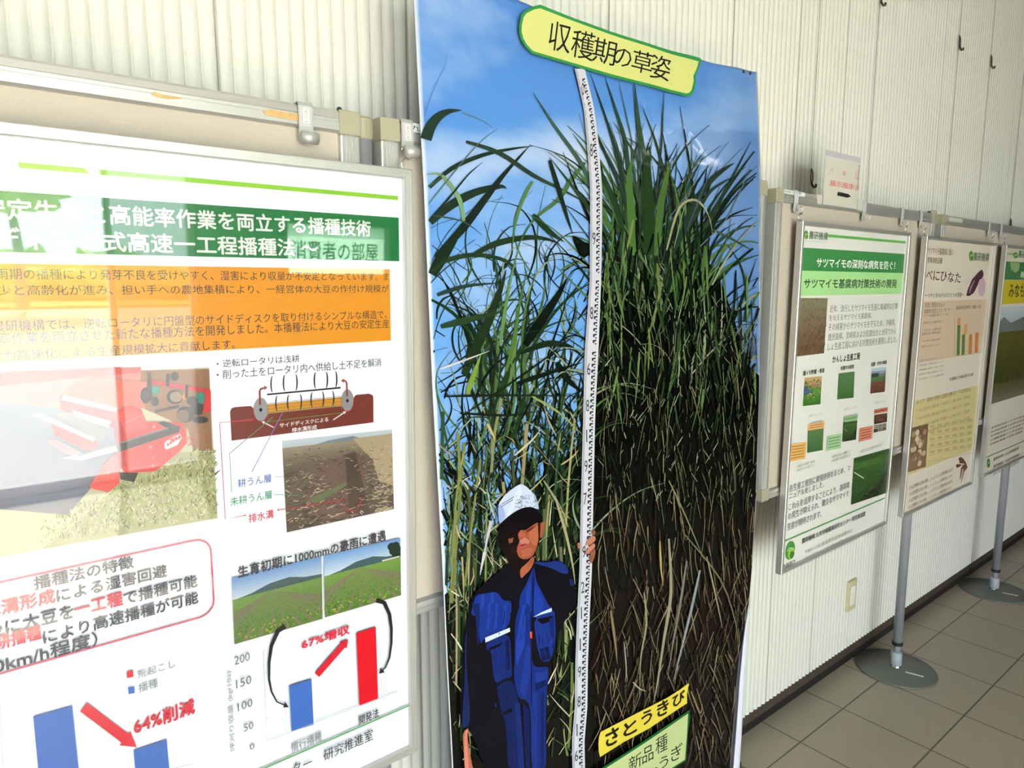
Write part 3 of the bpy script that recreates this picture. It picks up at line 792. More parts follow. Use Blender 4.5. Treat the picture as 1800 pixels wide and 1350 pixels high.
# left chart
p.poly([(524, 658), (551, 652), (553, 680), (526, 685)], RED); p.poly([(530, 726), (556, 720), (558, 747), (532, 752)], BLU)
p.text('荒起こし', 568, 726, 606, 640, (150, 150, 156)); p.text('播種', 574, 653, 684, 722, (140, 140, 146))
p.poly([(137, 845), (298, 800), (327, 1085), (340, 1220), (185, 1260), (160, 1090)], BLU)
p.poly([(553, 985), (690, 940), (704, 1090), (712, 1150), (572, 1190)], BLU)
p.arrow((345, 805), (566, 972), 46, 62, RED); p.text('64%削減', 555, 806, 768, 832, (222, 40, 60), .03)
p.quads([(0, 800), (12, 1070)], 2, (190, 190, 196)); p.quads([(-300, 1310), (800, 1040)], 2, (180, 180, 186))
p.put('working_time_chart')
# right chart
for i, quad in enumerate((((960, 270), (1333, 180), (1338, 440), (972, 546)), ((1343, 178), (1660, 104), (1663, 342), (1347, 434)))):
    q = Pic(p, quad)
    q.bands(0, .34, (120, 160, 214), (206, 218, 234), 7)
    for k in range(8): q.ell(R(), U(.08, .26), .14, .04, (214, 224, 236)) if False else None
    q.poly([(0, .34), (.2, .3), (.4, .22), (.62, .2), (.8, .26), (1, .28), (1, .36), (0, .36)], (70, 96, 100))
    q.bands(.33, 1, (118, 152, 74), (88, 128, 48), 8)
    vx, vy = (.42, .34) if i == 0 else (.45, .34)
    for k in range(-9, 10):
        a = vx+k*.16
        q.p.xz([q.m(vx, vy), q.m(min(1.0, max(0, a-.02)), 1) if 0 <= a <= 1 else q.m(0 if a < 0 else 1, min(1, vy+(1-vy)*abs(((0 if a < 0 else 1)-vx)/(a-vx)))),
                q.m(min(1, max(0, a+.04)), 1) if 0 <= a <= 1 else q.m(0 if a < 0 else 1, min(1, vy+.05+(1-vy)*abs(((0 if a < 0 else 1)-vx)/(a-vx))))], (128, 122, 96))
    for k in range(520):
        b = .36+R()**1.3*.62; a = R(); w = .004+.03*(b-.34)
        q.line((a, b), (min(.99, max(.01, a+U(-w, w))), max(.34, b-w*1.2)), w, jit((84, 128, 48), 26) if b < .8 or R() < .7 else jit((176, 180, 60), 20), w*.4)
    if i == 1:
        for k in range(16): q.ell(min(.95, .92+U(-.06, .06)), .2+U(-.1, .08), .05, .06, (36, 54, 40))
        q.rect(.74, .3, .98, .325, (214, 210, 204))
    p.put('field_photo')
p.text('生育初期に1000mmの豪雨に遭遇', 985, 1598, 72, 114, TX, .018)
p.put('printed_lettering')
p.poly([(1198, 717), (1290, 688), (1299, 877), (1208, 906)], BLU); p.poly([(1476, 498), (1557, 472), (1567, 772), (1489, 801)], (232, 16, 36))
p.arrow((1313, 672), (1443, 524), 24, 34, RED); p.text('67%増収', 1250, 1448, 462, 500, (226, 40, 66), .03)
p.quads([(1090, 570), (1104, 945), (1648, 739)], 2.4, (190, 194, 200))
for b in (570, 664, 758, 852): p.quads([(1090+(b-570)*.037, b), (1100+(b-570)*.037, b-3)], 2, (190, 194, 200))
for s, a, b, c, d in (('200', 970, 1034, 574, 610), ('150', 977, 1040, 670, 706), ('100', 984, 1045, 766, 800), ('50', 1009, 1049, 860, 892), ('0', 1034, 1054, 950, 976)): p.text(s, a, b, c, d, (112, 112, 120))
xa, za = p.px(932, 660); xb, zb2 = p.px(972, 985)
p.textxz('坪刈り収量 (kg/10a)', xa+.0005, xa+.0095, zb2, za, (150, 150, 156), rot=True)
p.text('慣行播種', 1205, 1333, 902, 944, (140, 140, 146), .006); p.text('開発法', 1487, 1569, 808, 846, (60, 60, 70), .01)
def carr(pts, col=(40, 36, 40)):
    n = len(pts); p.quads(pts, [16*(1-k/(n-1))**1.5+5 for k in range(n)], col)
    a, b = pts[-2], pts[-1]; dx, dy = b[0]-a[0], b[1]-a[1]; m = math.hypot(dx, dy); dx /= m; dy /= m
    p.poly([(b[0]+dx*16, b[1]+dy*16), (b[0]-dy*12-dx*6, b[1]+dx*12-dy*6), (b[0]+dy*12-dx*6, b[1]-dx*12-dy*6)], col)
carr([(1180, 468), (1150, 490), (1124, 550), (1114, 620), (1114, 690), (1124, 740), (1146, 782), (1182, 798)])
carr([(1560, 362), (1592, 372), (1614, 420), (1622, 480), (1622, 540), (1614, 600), (1598, 640), (1582, 656)])
p.put('yield_chart')
x0q, z0q = p.px(1695, 796)
p.xz([(-.088, z0q-.0028), (x0q, z0q-.0028), (x0q, z0q), (-.088, z0q)], (90, 176, 100))
p.text('ンター　研究推進室', 1165, 1545, 893, 940, TX, .008, pre='農研機構　九州沖縄農業研究セ')
p.put('footer_text')

# ---- the sweet potato disease poster
t, p = poster(1.788, 2.472, .677, 1.671, .0085, 'green headed poster with rows of small photos and a round leaf emblem', (226, 224, 218), .011)
k1, k2 = (3.0688, 1320, 220), (3.2146, 1320, 600)
p.crop(*k1)
def band(ya, yb, col, side=None):                        # full width band between crop heights taken at x=700
    xa, xb = 1.806, 2.455
    za, zb = p.px(700, ya)[1], p.px(700, yb)[1]
    p.xz([(xa, zb), (xb, zb), (xb, za), (xa, za)], col); return za, zb
def emblem(x, y, rx, ry, rot=.25):
    p.ell(x, y, rx, ry, (70, 140, 60), 20, rot); p.ell(x+rx*.25, y+ry*.3, rx*.72, ry*.62, (150, 190, 60), 16, rot)
    p.ell(x+rx*.35, y+ry*.45, rx*.5, ry*.4, (60, 120, 56), 14, rot)
    p.quads([(x-rx*.7, y+ry*.1), (x, y-ry*.3), (x+rx*.8, y-ry*.2)], rx*.14, (226, 230, 214))
band(614, 628, (104, 176, 84))
p.poly([(282, 565), (412, 575), (412, 640), (282, 630)], (226, 224, 218))
emblem(296, 592, 11, 24, 0)
p.text('農研機構', 312, 412, 580, 622, (70, 96, 76), .02); p.text('National Agriculture and Food Research Organization', 282, 410, 630, 637, (130, 146, 130))
p.put('institute_mark')
band(687, 795, (64, 136, 76)); band(795, 912, (166, 216, 146))
p.text('サツマイモの深刻な病気を防ぐ！', 352, 775, 735, 780, (240, 242, 236), .022)
p.text('サツマイモ基腐病対策技術の開発', 285, 785, 832, 878, (64, 84, 66), .022)
p.put('green_title_band')
TG = (116, 116, 114)
p.text('近年、流行したサツマイモ生産に壊滅的な打撃', 423, 790, 958, 993, TG, .008); p.text('を与えるサツマイモ基腐病。', 420, 650, 1010, 1042, TG, .008)
p.text('その病害からサツマイモを守るため、沖縄県、', 417, 778, 1044, 1080, TG, .008); p.text('鹿児島県、宮崎県および民間会社と合同でかん', 414, 781, 1092, 1126, TG, .008)
p.text('しょ生産工程における対策技術を開発しました。', 412, 786, 1136, 1172, TG, .008)
p.text('かんしょ生産工程', 438, 586, 1226, 1262, (60, 60, 60), .035)
p.put('printed_lettering')
def field(quad, kind):
    q = Pic(p, quad)
    if kind == 'rows':
        q.bands(0, 1, (128, 122, 96), (108, 78, 60), 6)
        for k in range(160): a, b = R(), R(); q.line((a, b), (min(1, a+.1*b+.02), max(0, b-.06*b-.02)), .012+.03*b, jit((98, 96, 62) if R() < .5 else (96, 62, 48), 26), .006)
    elif kind == 'sprout':
        q.bands(0, .4, (196, 160, 110), (140, 120, 90), 3); q.bands(.4, 1, (96, 140, 66), (60, 110, 44), 4)
        for k in range(60): q.ell(R()*.9+.05, U(.1, .9), .05, .03, jit((190, 160, 110) if R() < .35 else (74, 124, 50), 30), 6)
        q.poly([(0, .28), (.25, .4), (.5, .55), (0, .6)], (70, 96, 130))
    elif kind == 'green':
        q.bands(0, 1, (86, 120, 74), (66, 104, 56), 4)
        for k in range(110): a, b = R()*.94, R()*.95; q.line((a, b), (min(1, a+U(0, .06)), min(1, b+U(-.04, .05))), .02, jit((80, 120, 68), 30), .01)
    elif kind == 'harvest':
        q.bands(0, .35, (170, 190, 214), (110, 120, 110), 3); q.bands(.35, .55, (86, 116, 76), (90, 110, 70), 2); q.bands(.55, 1, (110, 70, 56), (92, 60, 46), 3)
        for k in range(40): q.ell(U(.05, .95), U(.5, .95), .03, .02, jit((130, 80, 60), 34), 6)
        q.rect(0, .2, .5, .35, (60, 70, 60))
    elif kind == 'furrow':
        q.bands(0, .25, (54, 84, 40), (70, 104, 50), 2); q.bands(.25, 1, (56, 88, 44), (44, 70, 36), 4)
        for k in range(5): q.poly([(.1+.25*k, .98) if .1+.25*k < 1 else (1, .98-.2*k+.5), (min(1, .25+.25*k), .98 if .25+.25*k < 1 else .8-.12*k), (1, max(.3, .75-.16*k)), (1, max(.26, .68-.16*k))], (44, 40, 32))
        for k in range(220): a, b = R()*.97, R()*.96; q.line((a, b), (min(1, a+U(0, .04)), max(0, b-U(0, .04))), .02, jit((70, 110, 50), 28), .008)
        q.line((.02, .3), (.3, .5), .02, (196, 200, 196))
    elif kind == 'root':
        q.bands(0, 1, (96, 70, 52), (70, 46, 40), 3)
        for k in range(40): q.ell(R()*.9+.05, R()*.9+.05, .07, .05, jit((104, 60, 46), 40), 7)
    elif kind == 'mosaic':
        for i in range(3):
            for j in range(2): q.rect(i/3+.01, j/2+.02, i/3+.31, j/2+.46, jit((110, 110, 90), 40))
def photos(crop, lst, name):
    p.crop(*crop)
    for kind, quad in lst: field(quad, kind); p.put(name)
photos(k1, (('rows', ((250, 932), (412, 933), (392, 1230), (230, 1250))),), 'field_photo')
photos(k2, (('sprout', ((300, 205), (398, 197), (390, 355), (290, 366))), ('green', ((492, 181), (583, 170), (577, 318), (484, 328))), ('harvest', ((680, 155), (761, 145), (753, 285), (671, 295))),
            ('green', ((318, 505), (408, 490), (402, 614), (314, 630))), ('furrow', ((518, 458), (598, 445), (590, 555), (512, 568))), ('root', ((694, 416), (767, 404), (764, 456), (692, 468))), ('mosaic', ((692, 472), (764, 460), (761, 502), (689, 518))),
            ('furrow', ((578, 660), (778, 605), (760, 856), (561, 923)))), 'field_photo')
for pts, c in ((((218, 580), (309, 569), (302, 662), (212, 680)), (226, 174, 100)), (((320, 466), (412, 452), (409, 489), (317, 504)), (230, 178, 110)), (((427, 535), (508, 520), (503, 602), (422, 619)), (160, 200, 150)),
               (((520, 426), (600, 412), (597, 441), (518, 456)), (140, 184, 130)), (((610, 491), (684, 476), (680, 550), (605, 567)), (214, 130, 104)), (((695, 386), (769, 372), (766, 396), (692, 410)), (200, 110, 90))):
    p.poly(pts, c)
    (xa, ya), (xb, yb), (xc_, yc_), (xd, yd) = pts
    for k in range(1, int((yd-ya)/18)+1):
        f = k/(int((yd-ya)/18)+1); p.quads([(xa+(xd-xa)*f+8, ya+(yd-ya)*f-2), (xb+(xc_-xb)*f-10, yb+(yc_-yb)*f+1)], 5, tuple(v*.66 for v in c))
p.put('coloured_note_boxes')
p.text('種イモ貯蔵・育苗', 290, 410, 150, 176, (70, 70, 70), .02); p.text('本圃での栽培', 502, 577, 130, 152, (70, 70, 70), .02); p.text('収穫・次作の準備', 675, 762, 106, 128, (70, 70, 70), .02)
for s_, a, b, c, d in (('育苗マニュアル', 322, 398, 398, 412), ('栽培マニュアル', 522, 592, 362, 376), ('収穫マニュアル', 698, 752, 328, 341), ('生産者向け資料', 330, 398, 440, 456), ('生産者向け資料', 528, 598, 402, 416), ('※種苗の増殖と管理', 255, 355, 668, 684), ('※苗床の消毒方法', 252, 352, 690, 705), ('※圃場の排水対策など', 452, 560, 610, 628), ('※本圃の管理方法', 450, 556, 634, 650), ('※残さの処理方法など', 612, 740, 574, 592)):
    p.text(s_, a, b, c, d, (170, 166, 160))
p.text('各生産工程別に開発技術をまとめ、マ', 212, 556, 696, 732, TG, .008); p.text('ニュアル化しました。', 212, 408, 788, 822, TG, .008); p.text('これらを活用することにより、基腐病', 208, 552, 790, 826, TG, .008)
p.text('の発生が抑えられ、健全なサツマイモ', 205, 548, 838, 874, TG, .008); p.text('生産が期待されます。', 201, 394, 952, 990, TG, .008)
p.put('printed_lettering')
xa, za = p.px(176, 1122); xb, zb = p.px(762, 887); zm = (za+zb)/2
p.xz([(1.806, zm-.0025), (2.455, zm-.0025), (2.455, zm+.0015), (1.806, zm+.0015)], (80, 156, 90))
p.text('農研機構 九州沖縄農業研究センター 研究推進室', 284, 642, 958, 984, (76, 76, 74), .015)
p.text('〒861-1192 熊本県合志市須屋2421', 300, 566, 1056, 1078, (150, 148, 140)); p.text('E-mail karc-info@ml.affrc.go.jp', 302, 566, 1090, 1110, (150, 148, 140)); p.text('https://www.naro.go.jp/laboratory/karc/', 302, 600, 1100, 1118, (150, 148, 140))
emblem(217, 1180, 25, 54, .2); p.text('NARO', 181, 244, 1230, 1256, (110, 110, 106), .01)
p.put('footer_text')

# ---- the sweet potato variety poster
t, p = poster(2.602, 3.286, .671, 1.667, .0085, 'pale poster with two purple sweet potatoes and a striped bar chart', (226, 214, 198), .011)
p.crop(*k1)
BRN = (124, 104, 90)
p.text('サツマイモ基腐病に強い', 953, 1088, 668, 704, BRN, .015); p.text('青果用新品種', 950, 1030, 716, 748, BRN, .015)
emblem(1186, 706, 12, 28, 0); p.text('農研機構', 1198, 1282, 692, 736, (92, 116, 92), .02)
for i, ch in enumerate('べにひなた'): p.text(ch, 944+i*39, 977+i*39-(3 if i == 4 else 0), 784+i*3, 834+i*4, (96, 72, 66), .012)
p.text('～つやと甘みからのひとつの提案～', 936, 1147, 902, 926, BRN, .015)
p.put('title_lettering')
p.poly([(1245, 778), (1228, 790), (1192, 830), (1168, 885), (1159, 920), (1176, 922), (1200, 905), (1222, 862), (1232, 832), (1250, 830), (1254, 800)], (82, 52, 62))
p.poly([(1250, 815), (1228, 850), (1222, 890), (1232, 922), (1250, 924), (1262, 895), (1264, 850)], (206, 176, 188))
p.quads([(1205, 835), (1185, 875), (1175, 905)], [3, 9, 3], (176, 150, 168))
p.put('sweet_potato_picture')
def xband(za_px, zb_px, col, xa=2.62, xb=3.27):
    za, zb = p.px(1100, za_px)[1], p.px(1100, zb_px)[1]
    p.xz([(xa, zb), (xb, zb), (xb, za), (xa, za)], col)
xband(945, 1250, (214, 190, 164))
for k, (a, b) in enumerate(((958, 990), (992, 1022), (1022, 1040), (1060, 1078), (1100, 1118), (1120, 1138), (1160, 1176), (1190, 1206))):
    p.text(('背景と開発のねらい', '基腐病の発生により、サツマ', 'イモの収量が低下しており', '抵抗性をもつ品種が求めら', '「べにひなた」は食味が良く', '基腐病に強い青果用品種で', 'いもの形と外観に優れ', '早掘りにも向いています')[k], 936-(k*3), 1044-(k*4)+(30 if k in (1, 2) else 0), a, b-4, BRN, .01, at=0)
p.text('基腐病発病株率と収量の比較', 1105, 1240, 968, 988, BRN, .01)
p.put('printed_lettering')
for (x, a, b, c) in ((1120, 1080, 1242, (96, 132, 70)), (1122, 1042, 1080, (214, 150, 90)), (1146, 1130, 1240, (96, 132, 70)), (1158, 1076, 1128, (214, 150, 90)), (1184, 1130, 1236, (206, 136, 70)), (1218, 1120, 1228, (206, 136, 70))):
    p.poly([(x-9, a), (x+8, a-3), (x+4, b-2), (x-13, b)], c)
p.quads([(1098, 1040), (1096, 1248), (1240, 1226)], 2.5, (150, 140, 124))
p.put('striped_bar_chart')
p.crop(*k2)
for a, b, s_ in ((100, 116, '品種の特徴と栽培のポイント'), (126, 142, '定植時期と栽植密度について'), (152, 168, '施肥量は慣行に準じます'), (178, 194, '貯蔵性に優れ腐敗が少ない'), (204, 220, '加工適性についての調査結果')): p.text(s_, 947, 1088, a+6, b, (150, 132, 116), .01, at=0)
p.text('収穫量と外観品質の比較', 1120, 1255, 176, 194, (140, 116, 100), .015)
za, zb = p.px(1000, 318)[1], p.px(1000, 710)[1]
p.xz([(2.62, zb), (3.27, zb), (3.27, za), (2.62, za)], (212, 196, 142))
p.text('キュア・栽培の特性と品質を備えた「べにひなた」', 934, 1240, 258, 280, (128, 118, 84), .015)
for k in range(4): p.text('いもの皮色は濃赤紫で外観がよく揃います、良食味', 936, 1235, 302+k*40, 320+k*40, (160, 150, 108), .01)
for r_ in range(5):
    for c_ in range(6):
        x = 1010+c_*42; y = 482+r_*36-c_*7; p.quads([(x, y), (x+26, y-5)], 15, (188, 172, 118))
for r_ in range(6): p.quads([(1002, 500+r_*36), (1258, 448+r_*36)], 2, (176, 160, 110))
p.put('yellow_table_box')
q = Pic(p, ((903, 490), (1000, 464), (985, 708), (885, 740)))
q.bands(0, 1, (120, 92, 70), (140, 110, 84), 4)
for k in range(24): q.ell(U(.15, .85), U(.1, .9), .12, .07, jit((150, 124, 94) if R() < .5 else (196, 180, 150), 20), 8)
p.put('tuber_photo')
for k in range(5): p.text('いもは貯蔵中に甘みが増し、しっとりとした食感が楽しめます', 892-k*3, 1140-k*3, 712+k*34, 732+k*34, (150, 134, 118), .01)
p.poly([(1170, 660), (1185, 652), (1200, 664), (1215, 690), (1222, 712), (1205, 735), (1190, 712), (1196, 690), (1180, 708), (1160, 715), (1156, 698), (1176, 685)], (110, 72, 60))
p.quads([(1190, 710), (1180, 780)], [10, 3], (124, 84, 70)); p.quads([(1202, 720), (1186, 800)], [8, 2], (140, 96, 80)); p.quads([(1168, 690), (1205, 694)], 5, (230, 214, 200))
p.put('footer_text')

# ---- the last poster, cut off by the frame
t, p = poster(3.407, 4.091, .676, 1.664, .0085, 'green and yellow banded poster with a field photo at the right edge', (222, 214, 198), .011)
p.crop(5.625, 1700, 380)
def lband(a, b, col, at=400):
    za, zb = p.px(at, a)[1], p.px(at, b)[1]
    p.xz([(3.425, zb), (4.072, zb), (4.072, za), (3.425, za)], col)
lband(362, 380, (150, 190, 110)); emblem(476, 388, 24, 30, 0); p.text('農研機構', 505, 640, 350, 420, (92, 116, 92), .02)
p.put('institute_mark')
lband(448, 628, (74, 130, 80)); p.poly([(425, 455), (520, 465), (505, 540), (470, 560), (428, 530)], (150, 178, 120)); p.poly([(530, 548), (620, 556), (620, 610), (524, 602)], (176, 196, 160))
p.put('green_title_band')
lband(632, 868, (206, 186, 52)); p.text('みなも', 412, 562, 670, 800, (78, 70, 44), .02, post='しと大豆')
p.put('yellow_title_band')
q = Pic(p, ((345, 900), (400, 900), (400, 1860), (232, 1860)))
za, zb = p.px(345, 900)[1], p.px(232, 1860)[1]; q.q = [(3.43, za), (4.065, za), (4.065, zb), (3.43, zb)]
q.bands(0, .22, (196, 204, 208), (170, 180, 186), 4); q.poly([(0, .16), (.1, .1), (.25, .17), (.5, .12), (1, .2), (1, .3), (0, .3)], (110, 120, 116))
q.bands(.26, .8, (92, 92, 44), (64, 66, 32), 6); q.bands(.8, 1, (96, 90, 62), (120, 112, 90), 3)
for k in range(500): a, b = R()*.98, .28+R()*.68; q.line((a, b), (min(1, a+U(-.004, .006)), max(.25, b-U(.02, .1))), .006, jit((104, 104, 54), 30), .002)
p.put('field_photo')
p.crop(5.19, 1700, 600)
for k in range(5): p.text('水田転換畑での多収栽培', 216-k*4, 520-k*4, 780+k*42-(k*4), 800+k*42-(k*4), (150, 136, 118), .01, at=0)
za = p.px(300, 1000)[1]; p.xz([(3.425, za-.003), (4.072, za-.003), (4.072, za+.001), (3.425, za+.001)], (92, 146, 92))
emblem(190, 1110, 15, 44, 0)
for k in range(3): p.text('農研機構　九州沖縄農業', 235, 470, 960+k*62, 985+k*62, (150, 138, 122), .01)
p.put('footer_text')

# ---------------------------------------------------------------- the tall sugarcane banner
def Yb(x, z):
    zr = z-1.5
    y = 0.990+0.025*zr+0.0015*math.sin(x*7+zr*2)
    y += 0.0028*math.sin(x*38-1)*max(0, min(1, (zr-.30)/.2))*max(0, min(1, (x-1.05)/.3))     # wavy top edge on the right
    for cx, cz, rad, amp in ((1.19, 1.86, .050, .0042), (1.265, 1.80, .055, .0050), (1.42, 1.87, .012, .002), (1.52, 1.93, .02, .003)):
        d2 = ((x-cx)**2+(z-cz)**2)/rad**2
        if d2 < 6: y += amp*math.exp(-d2)*noise.noise((x*42, z*42, cx))
    y -= .010*math.exp(-((zr+.93)/.09)**2)*max(0, (x-1.3)/.3)
    return y
def binv(u, v):
    y = .98
    for _ in range(5):
        x, z = pl(u, v, y); y = Yb(x, z)
    return (x, z)
def proj(x, z):
    d = Vector((x, Yb(x, z), z-EYE)); k = d.dot(fw)
    return (900+FPX*d.dot(r2)/k, 675-FPX*d.dot(u2)/k)
def interp(t, tab):
    if t <= tab[0][0]: return tab[0][1]
    for (a, p_), (b, q_) in zip(tab, tab[1:]):
        if t <= b: return p_+(q_-p_)*(t-a)/(b-a)
    return tab[-1][1]
LEFTPX = [(728, 0), (736, 165), (745, 330), (753, 520), (761, 700), (778, 1000), (786, 1180), (795, 1350)]
RIGHTPX = [(1331, 127), (1337, 300), (1337, 480), (1335, 700), (1329, 880), (1322, 1000), (1317, 1060), (1309, 1095), (1303, 1130), (1295, 1200), (1290, 1270), (1283, 1350)]
LT = sorted([(z, x) for x, z in (binv(*p_) for p_ in LEFTPX)]); RT = sorted([(z, x) for x, z in (binv(*p_) for p_ in RIGHTPX)])
TOP = sorted(binv(*p_) for p_ in ((910, 0), (960, 21), (1015, 42), (1060, 57), (1100, 68), (1160, 84), (1233, 105), (1285, 117), (1331, 127)))
TOP = [(.58, TOP[0][1]+.006)]+TOP
ZBOT = .05
BGAIN = .80
def lerp3(a, b, t): return tuple(a[i]*(1-t)+b[i]*t for i in (0, 1, 2))
def sky(u, v):
    c = lerp3((74, 128, 206), (108, 164, 232), max(0, min(1, (v+50)/550)))
    n = noise.fractal((u/210+v/500, v/120-u/420, 3.3), .9, 2.0, 5)
    m = .5*n+.02
    for cx, cy, rx, ry, a in ((790, 290, 90, 60, .62), (990, 260, 160, 60, .75), (830, 120, 120, 40, .25), (1050, 350, 130, 50, .4), (830, 520, 90, 60, .2), (760, 800, 60, 200, .3), (1260, 170, 130, 70, .35), (880, 440, 120, 30, .35), (1300, 330, 60, 80, .2), (770, 170, 60, 30, .2)):
        m += a*math.exp(-((u-cx)/rx)**2-((v-cy)/ry)**2)
    for cx, cy, rx, ry, a in ((800, 210, 130, 30, .35), (770, 390, 60, 40, .35), (900, 320, 60, 30, .2), (960, 120, 160, 50, .2)):
        m -= a*math.exp(-((u-cx)/rx)**2-((v-cy)/ry)**2)
    c = lerp3(c, (206, 216, 240), max(0, min(.95, m)))
    if u > 1150: c = lerp3(c, (92, 122, 176), min(.6, (u-1150)/260)*(1 if v > 230 else .4))
    return c
NS, NT = 110, 230
V, F, C = [], [], []
for j in range(NT+1):
    t_ = j/NT
    for i in range(NS+1):
        s_ = i/NS
        z = 1.99*(1-t_)+ZBOT*t_
        xl_, xr_ = interp(z, LT), interp(z, RT); x = xl_+(xr_-xl_)*s_
        z = interp(x, TOP)*(1-t_)+ZBOT*t_
        xl_, xr_ = interp(z, LT), interp(z, RT); x = xl_+(xr_-xl_)*s_
        V.append((x, Yb(x, z), z))
        C.append(lin(sky(*proj(x, z))) if .004 < s_ < .9945 else lin((236, 240, 246)))
for j in range(NT):
    for i in range(NS):
        a = j*(NS+1)+i; F.append((a, a+1, a+NS+2, a+NS+1))
me = bpy.data.meshes.new('sheet'); me.from_pydata(V, [], F)
at = me.color_attributes.new('ink', 'FLOAT_COLOR', 'POINT')
at.data.foreach_set('color', [k for c in C for k in (*(q*BGAIN for q in c), 1.0)])
me.materials.append(M['banner']); me.polygons.foreach_set('use_smooth', [True]*len(me.polygons))
bt = thing('tall_banner', 'tall glossy banner of a person in blue standing in sugarcane with a measuring rod', 'banner', (1.1, .97, ZBOT))
binvm = Matrix.Translation(-bt.location)
sheet = bpy.data.objects.new('banner_sheet', me); COL.objects.link(sheet); sheet.parent = bt; sheet.matrix_parent_inverse = binvm
sm = sheet.modifiers.new('thickness', 'SOLIDIFY'); sm.thickness = .0006; sm.offset = -1 if False else 1
p = Print(lambda x, z, l: (x, Yb(x, z)-l-.0003, z), maxedge=.03, step=2.2e-6, inv=binv); p.gain = BGAIN
def put(nm, parent=sheet):
    return p.build(nm, M['banner'], parent)
# right lower edge rolled forward, showing the pale back of the sheet
E1 = [(1317, 1062), (1309, 1095), (1303, 1130), (1295, 1200), (1290, 1270), (1283, 1350)]
E2 = [(1318, 1062), (1313, 1100), (1310, 1140), (1306, 1200), (1302, 1270), (1297, 1350)]
E1.append((1276, 1460)); E2.append((1290, 1460))
bm = B(); rows = []
for a, b in zip(E1, E2):
    xa, za = binv(*a); xb, zb_ = binv(*b); w = xb-xa
    rows.append([bm.verts.new((xa+w*f, Yb(xa, za)-.001+w*g, za)) for f, g in ((0, -.25), (.35, -.45), (.75, -.3), (1, .1), (.8, .5))])
for a, b in zip(rows, rows[1:]):
    for k in range(4): bm.faces.new((a[k], a[k+1], b[k+1], b[k]))
o = obj('curled_edge', bm, M['back'], sheet, True)

def lft(v): return interp(v, [(b, a) for a, b in LEFTPX])+4
def rgt(v): return interp(v, [(b, a) for a, b in RIGHTPX])-4
def topv(u): return interp(u, [(730, -60), (910, 0), (1015, 42), (1100, 68), (1233, 105), (1331, 127)])+4
def spline(pts, n=4):
    o = []
    for i in range(len(pts)-1):
        p0, p1, p2, p3 = pts[max(i-1, 0)], pts[i], pts[i+1], pts[min(i+2, len(pts)-1)]
        for k in range(n):
            t = k/n
            o.append(tuple(.5*(2*p1[j]+(p2[j]-p0[j])*t+(2*p0[j]-5*p1[j]+4*p2[j]-p3[j])*t*t+(3*p1[j]-p0[j]-3*p2[j]+p3[j])*t**3) for j in (0, 1)))
    return o+[pts[-1]]
def blade(pts, w, col, shape='leaf', n=4):
    pts = spline(pts, n); q = []
    m = len(pts)-1; ws = []
    for i, a in enumerate(pts):
        if not (lft(a[1]) < a[0] < rgt(a[1]) and a[1] > topv(a[0])):
            if q: break
            continue
        q.append(a)
        ws.append(max(.7, w*min(1, .55+1.6*i/m)*(1-(i/m)**2.2)) if shape == 'leaf' else max(.6, w*(i/m)**.7) if shape == 'tip' else w)
    if len(q) > 1: p.quads(q, ws, col)
def fan(x, y, ang, ln, bend, w, col, n=3):
    pts = [(x, y)]; a = ang
    for k in range(4):
        x += ln/4*math.cos(a); y -= ln/4*math.sin(a); a += bend/4*(1+k*.5); pts.append((x, y))
    blade(pts, w, col, 'leaf', n)
DK, MD, LG, PALE, STR = (20, 30, 22), (40, 62, 36), (82, 112, 62), (140, 154, 124), (170, 158, 118)
p.crop(1, 0, 0)
# dark depth of the canes
def edge_poly(pts, col):
    o = []
    for (a, b), (c, d) in zip(pts, pts[1:]+pts[:1]):
        n = max(1, int(math.hypot(c-a, d-b)/25))
        for k in range(n):
            x, y = a+(c-a)*k/n, b+(d-b)*k/n; o.append((min(rgt(y)+2.5, max(lft(y)-2.5, x)), y))
    p.poly(o, col)
edge_poly([(1022, 1352), (1026, 900), (1032, 620), (1046, 520), (1076, 430), (1105, 420), (1150, 405), (1195, 400), (1225, 440), (1262, 480), (1290, 560), (1312, 640), (1400, 720), (1400, 1040), (1400, 1352)], (12, 14, 10))
edge_poly([(700, 1352), (700, 1090), (800, 1030), (850, 950), (905, 880), (960, 830), (1030, 770), (1030, 1352)], (14, 16, 12))
for k in range(330):
    x = U(770, 1030); y = U(760, 1080)+(900-x)*.25; l = U(40, 150); a = 1.57+U(-.7, .7)
    blade([(x, y), (x+l*.5*math.cos(a)+U(-8, 8), y-l*.5*math.sin(a)), (x+l*math.cos(a), y-l*math.sin(a))], U(2, 7), jit(random.choice(((14, 16, 12), (18, 24, 16), (26, 36, 24), MD, (60, 72, 44))), 6), 'leaf', 2)
edge_poly([(1030, 1352), (1026, 1050), (1400, 980), (1400, 1352)], (15, 11, 9))
zl = max(binv(800, 1352)[1], binv(1280, 1352)[1])+.004
for k in range(6):
    z0_, z1_ = .058+(zl-.058)*k/6, .058+(zl-.058)*(k+1)/6
    p.xz([(interp(z0_, LT)+.005, z0_), (interp(z0_, RT)-.005, z0_), (interp(z1_, RT)-.005, z1_), (interp(z1_, LT)+.005, z1_)], (14, 12, 10))
# fine distant leaves on the left
for k in range(330):
    y = U(470, 1130); x = U(752, 1030)
    c = jit(random.choice((DK, DK, DK, MD, MD, LG, PALE)), 10)
    fan(x, y, U(.5, 2.6), U(60, 190), U(-1.9, 1.9), U(1.2, 4.5), c)
for k in range(46):
    x = U(830, 930); y = U(640, 800); fan(x, y, U(1.1, 2.0), U(120, 260), U(-1.2, 1.2), U(3, 8), jit(random.choice((DK, MD, MD, LG)), 12))
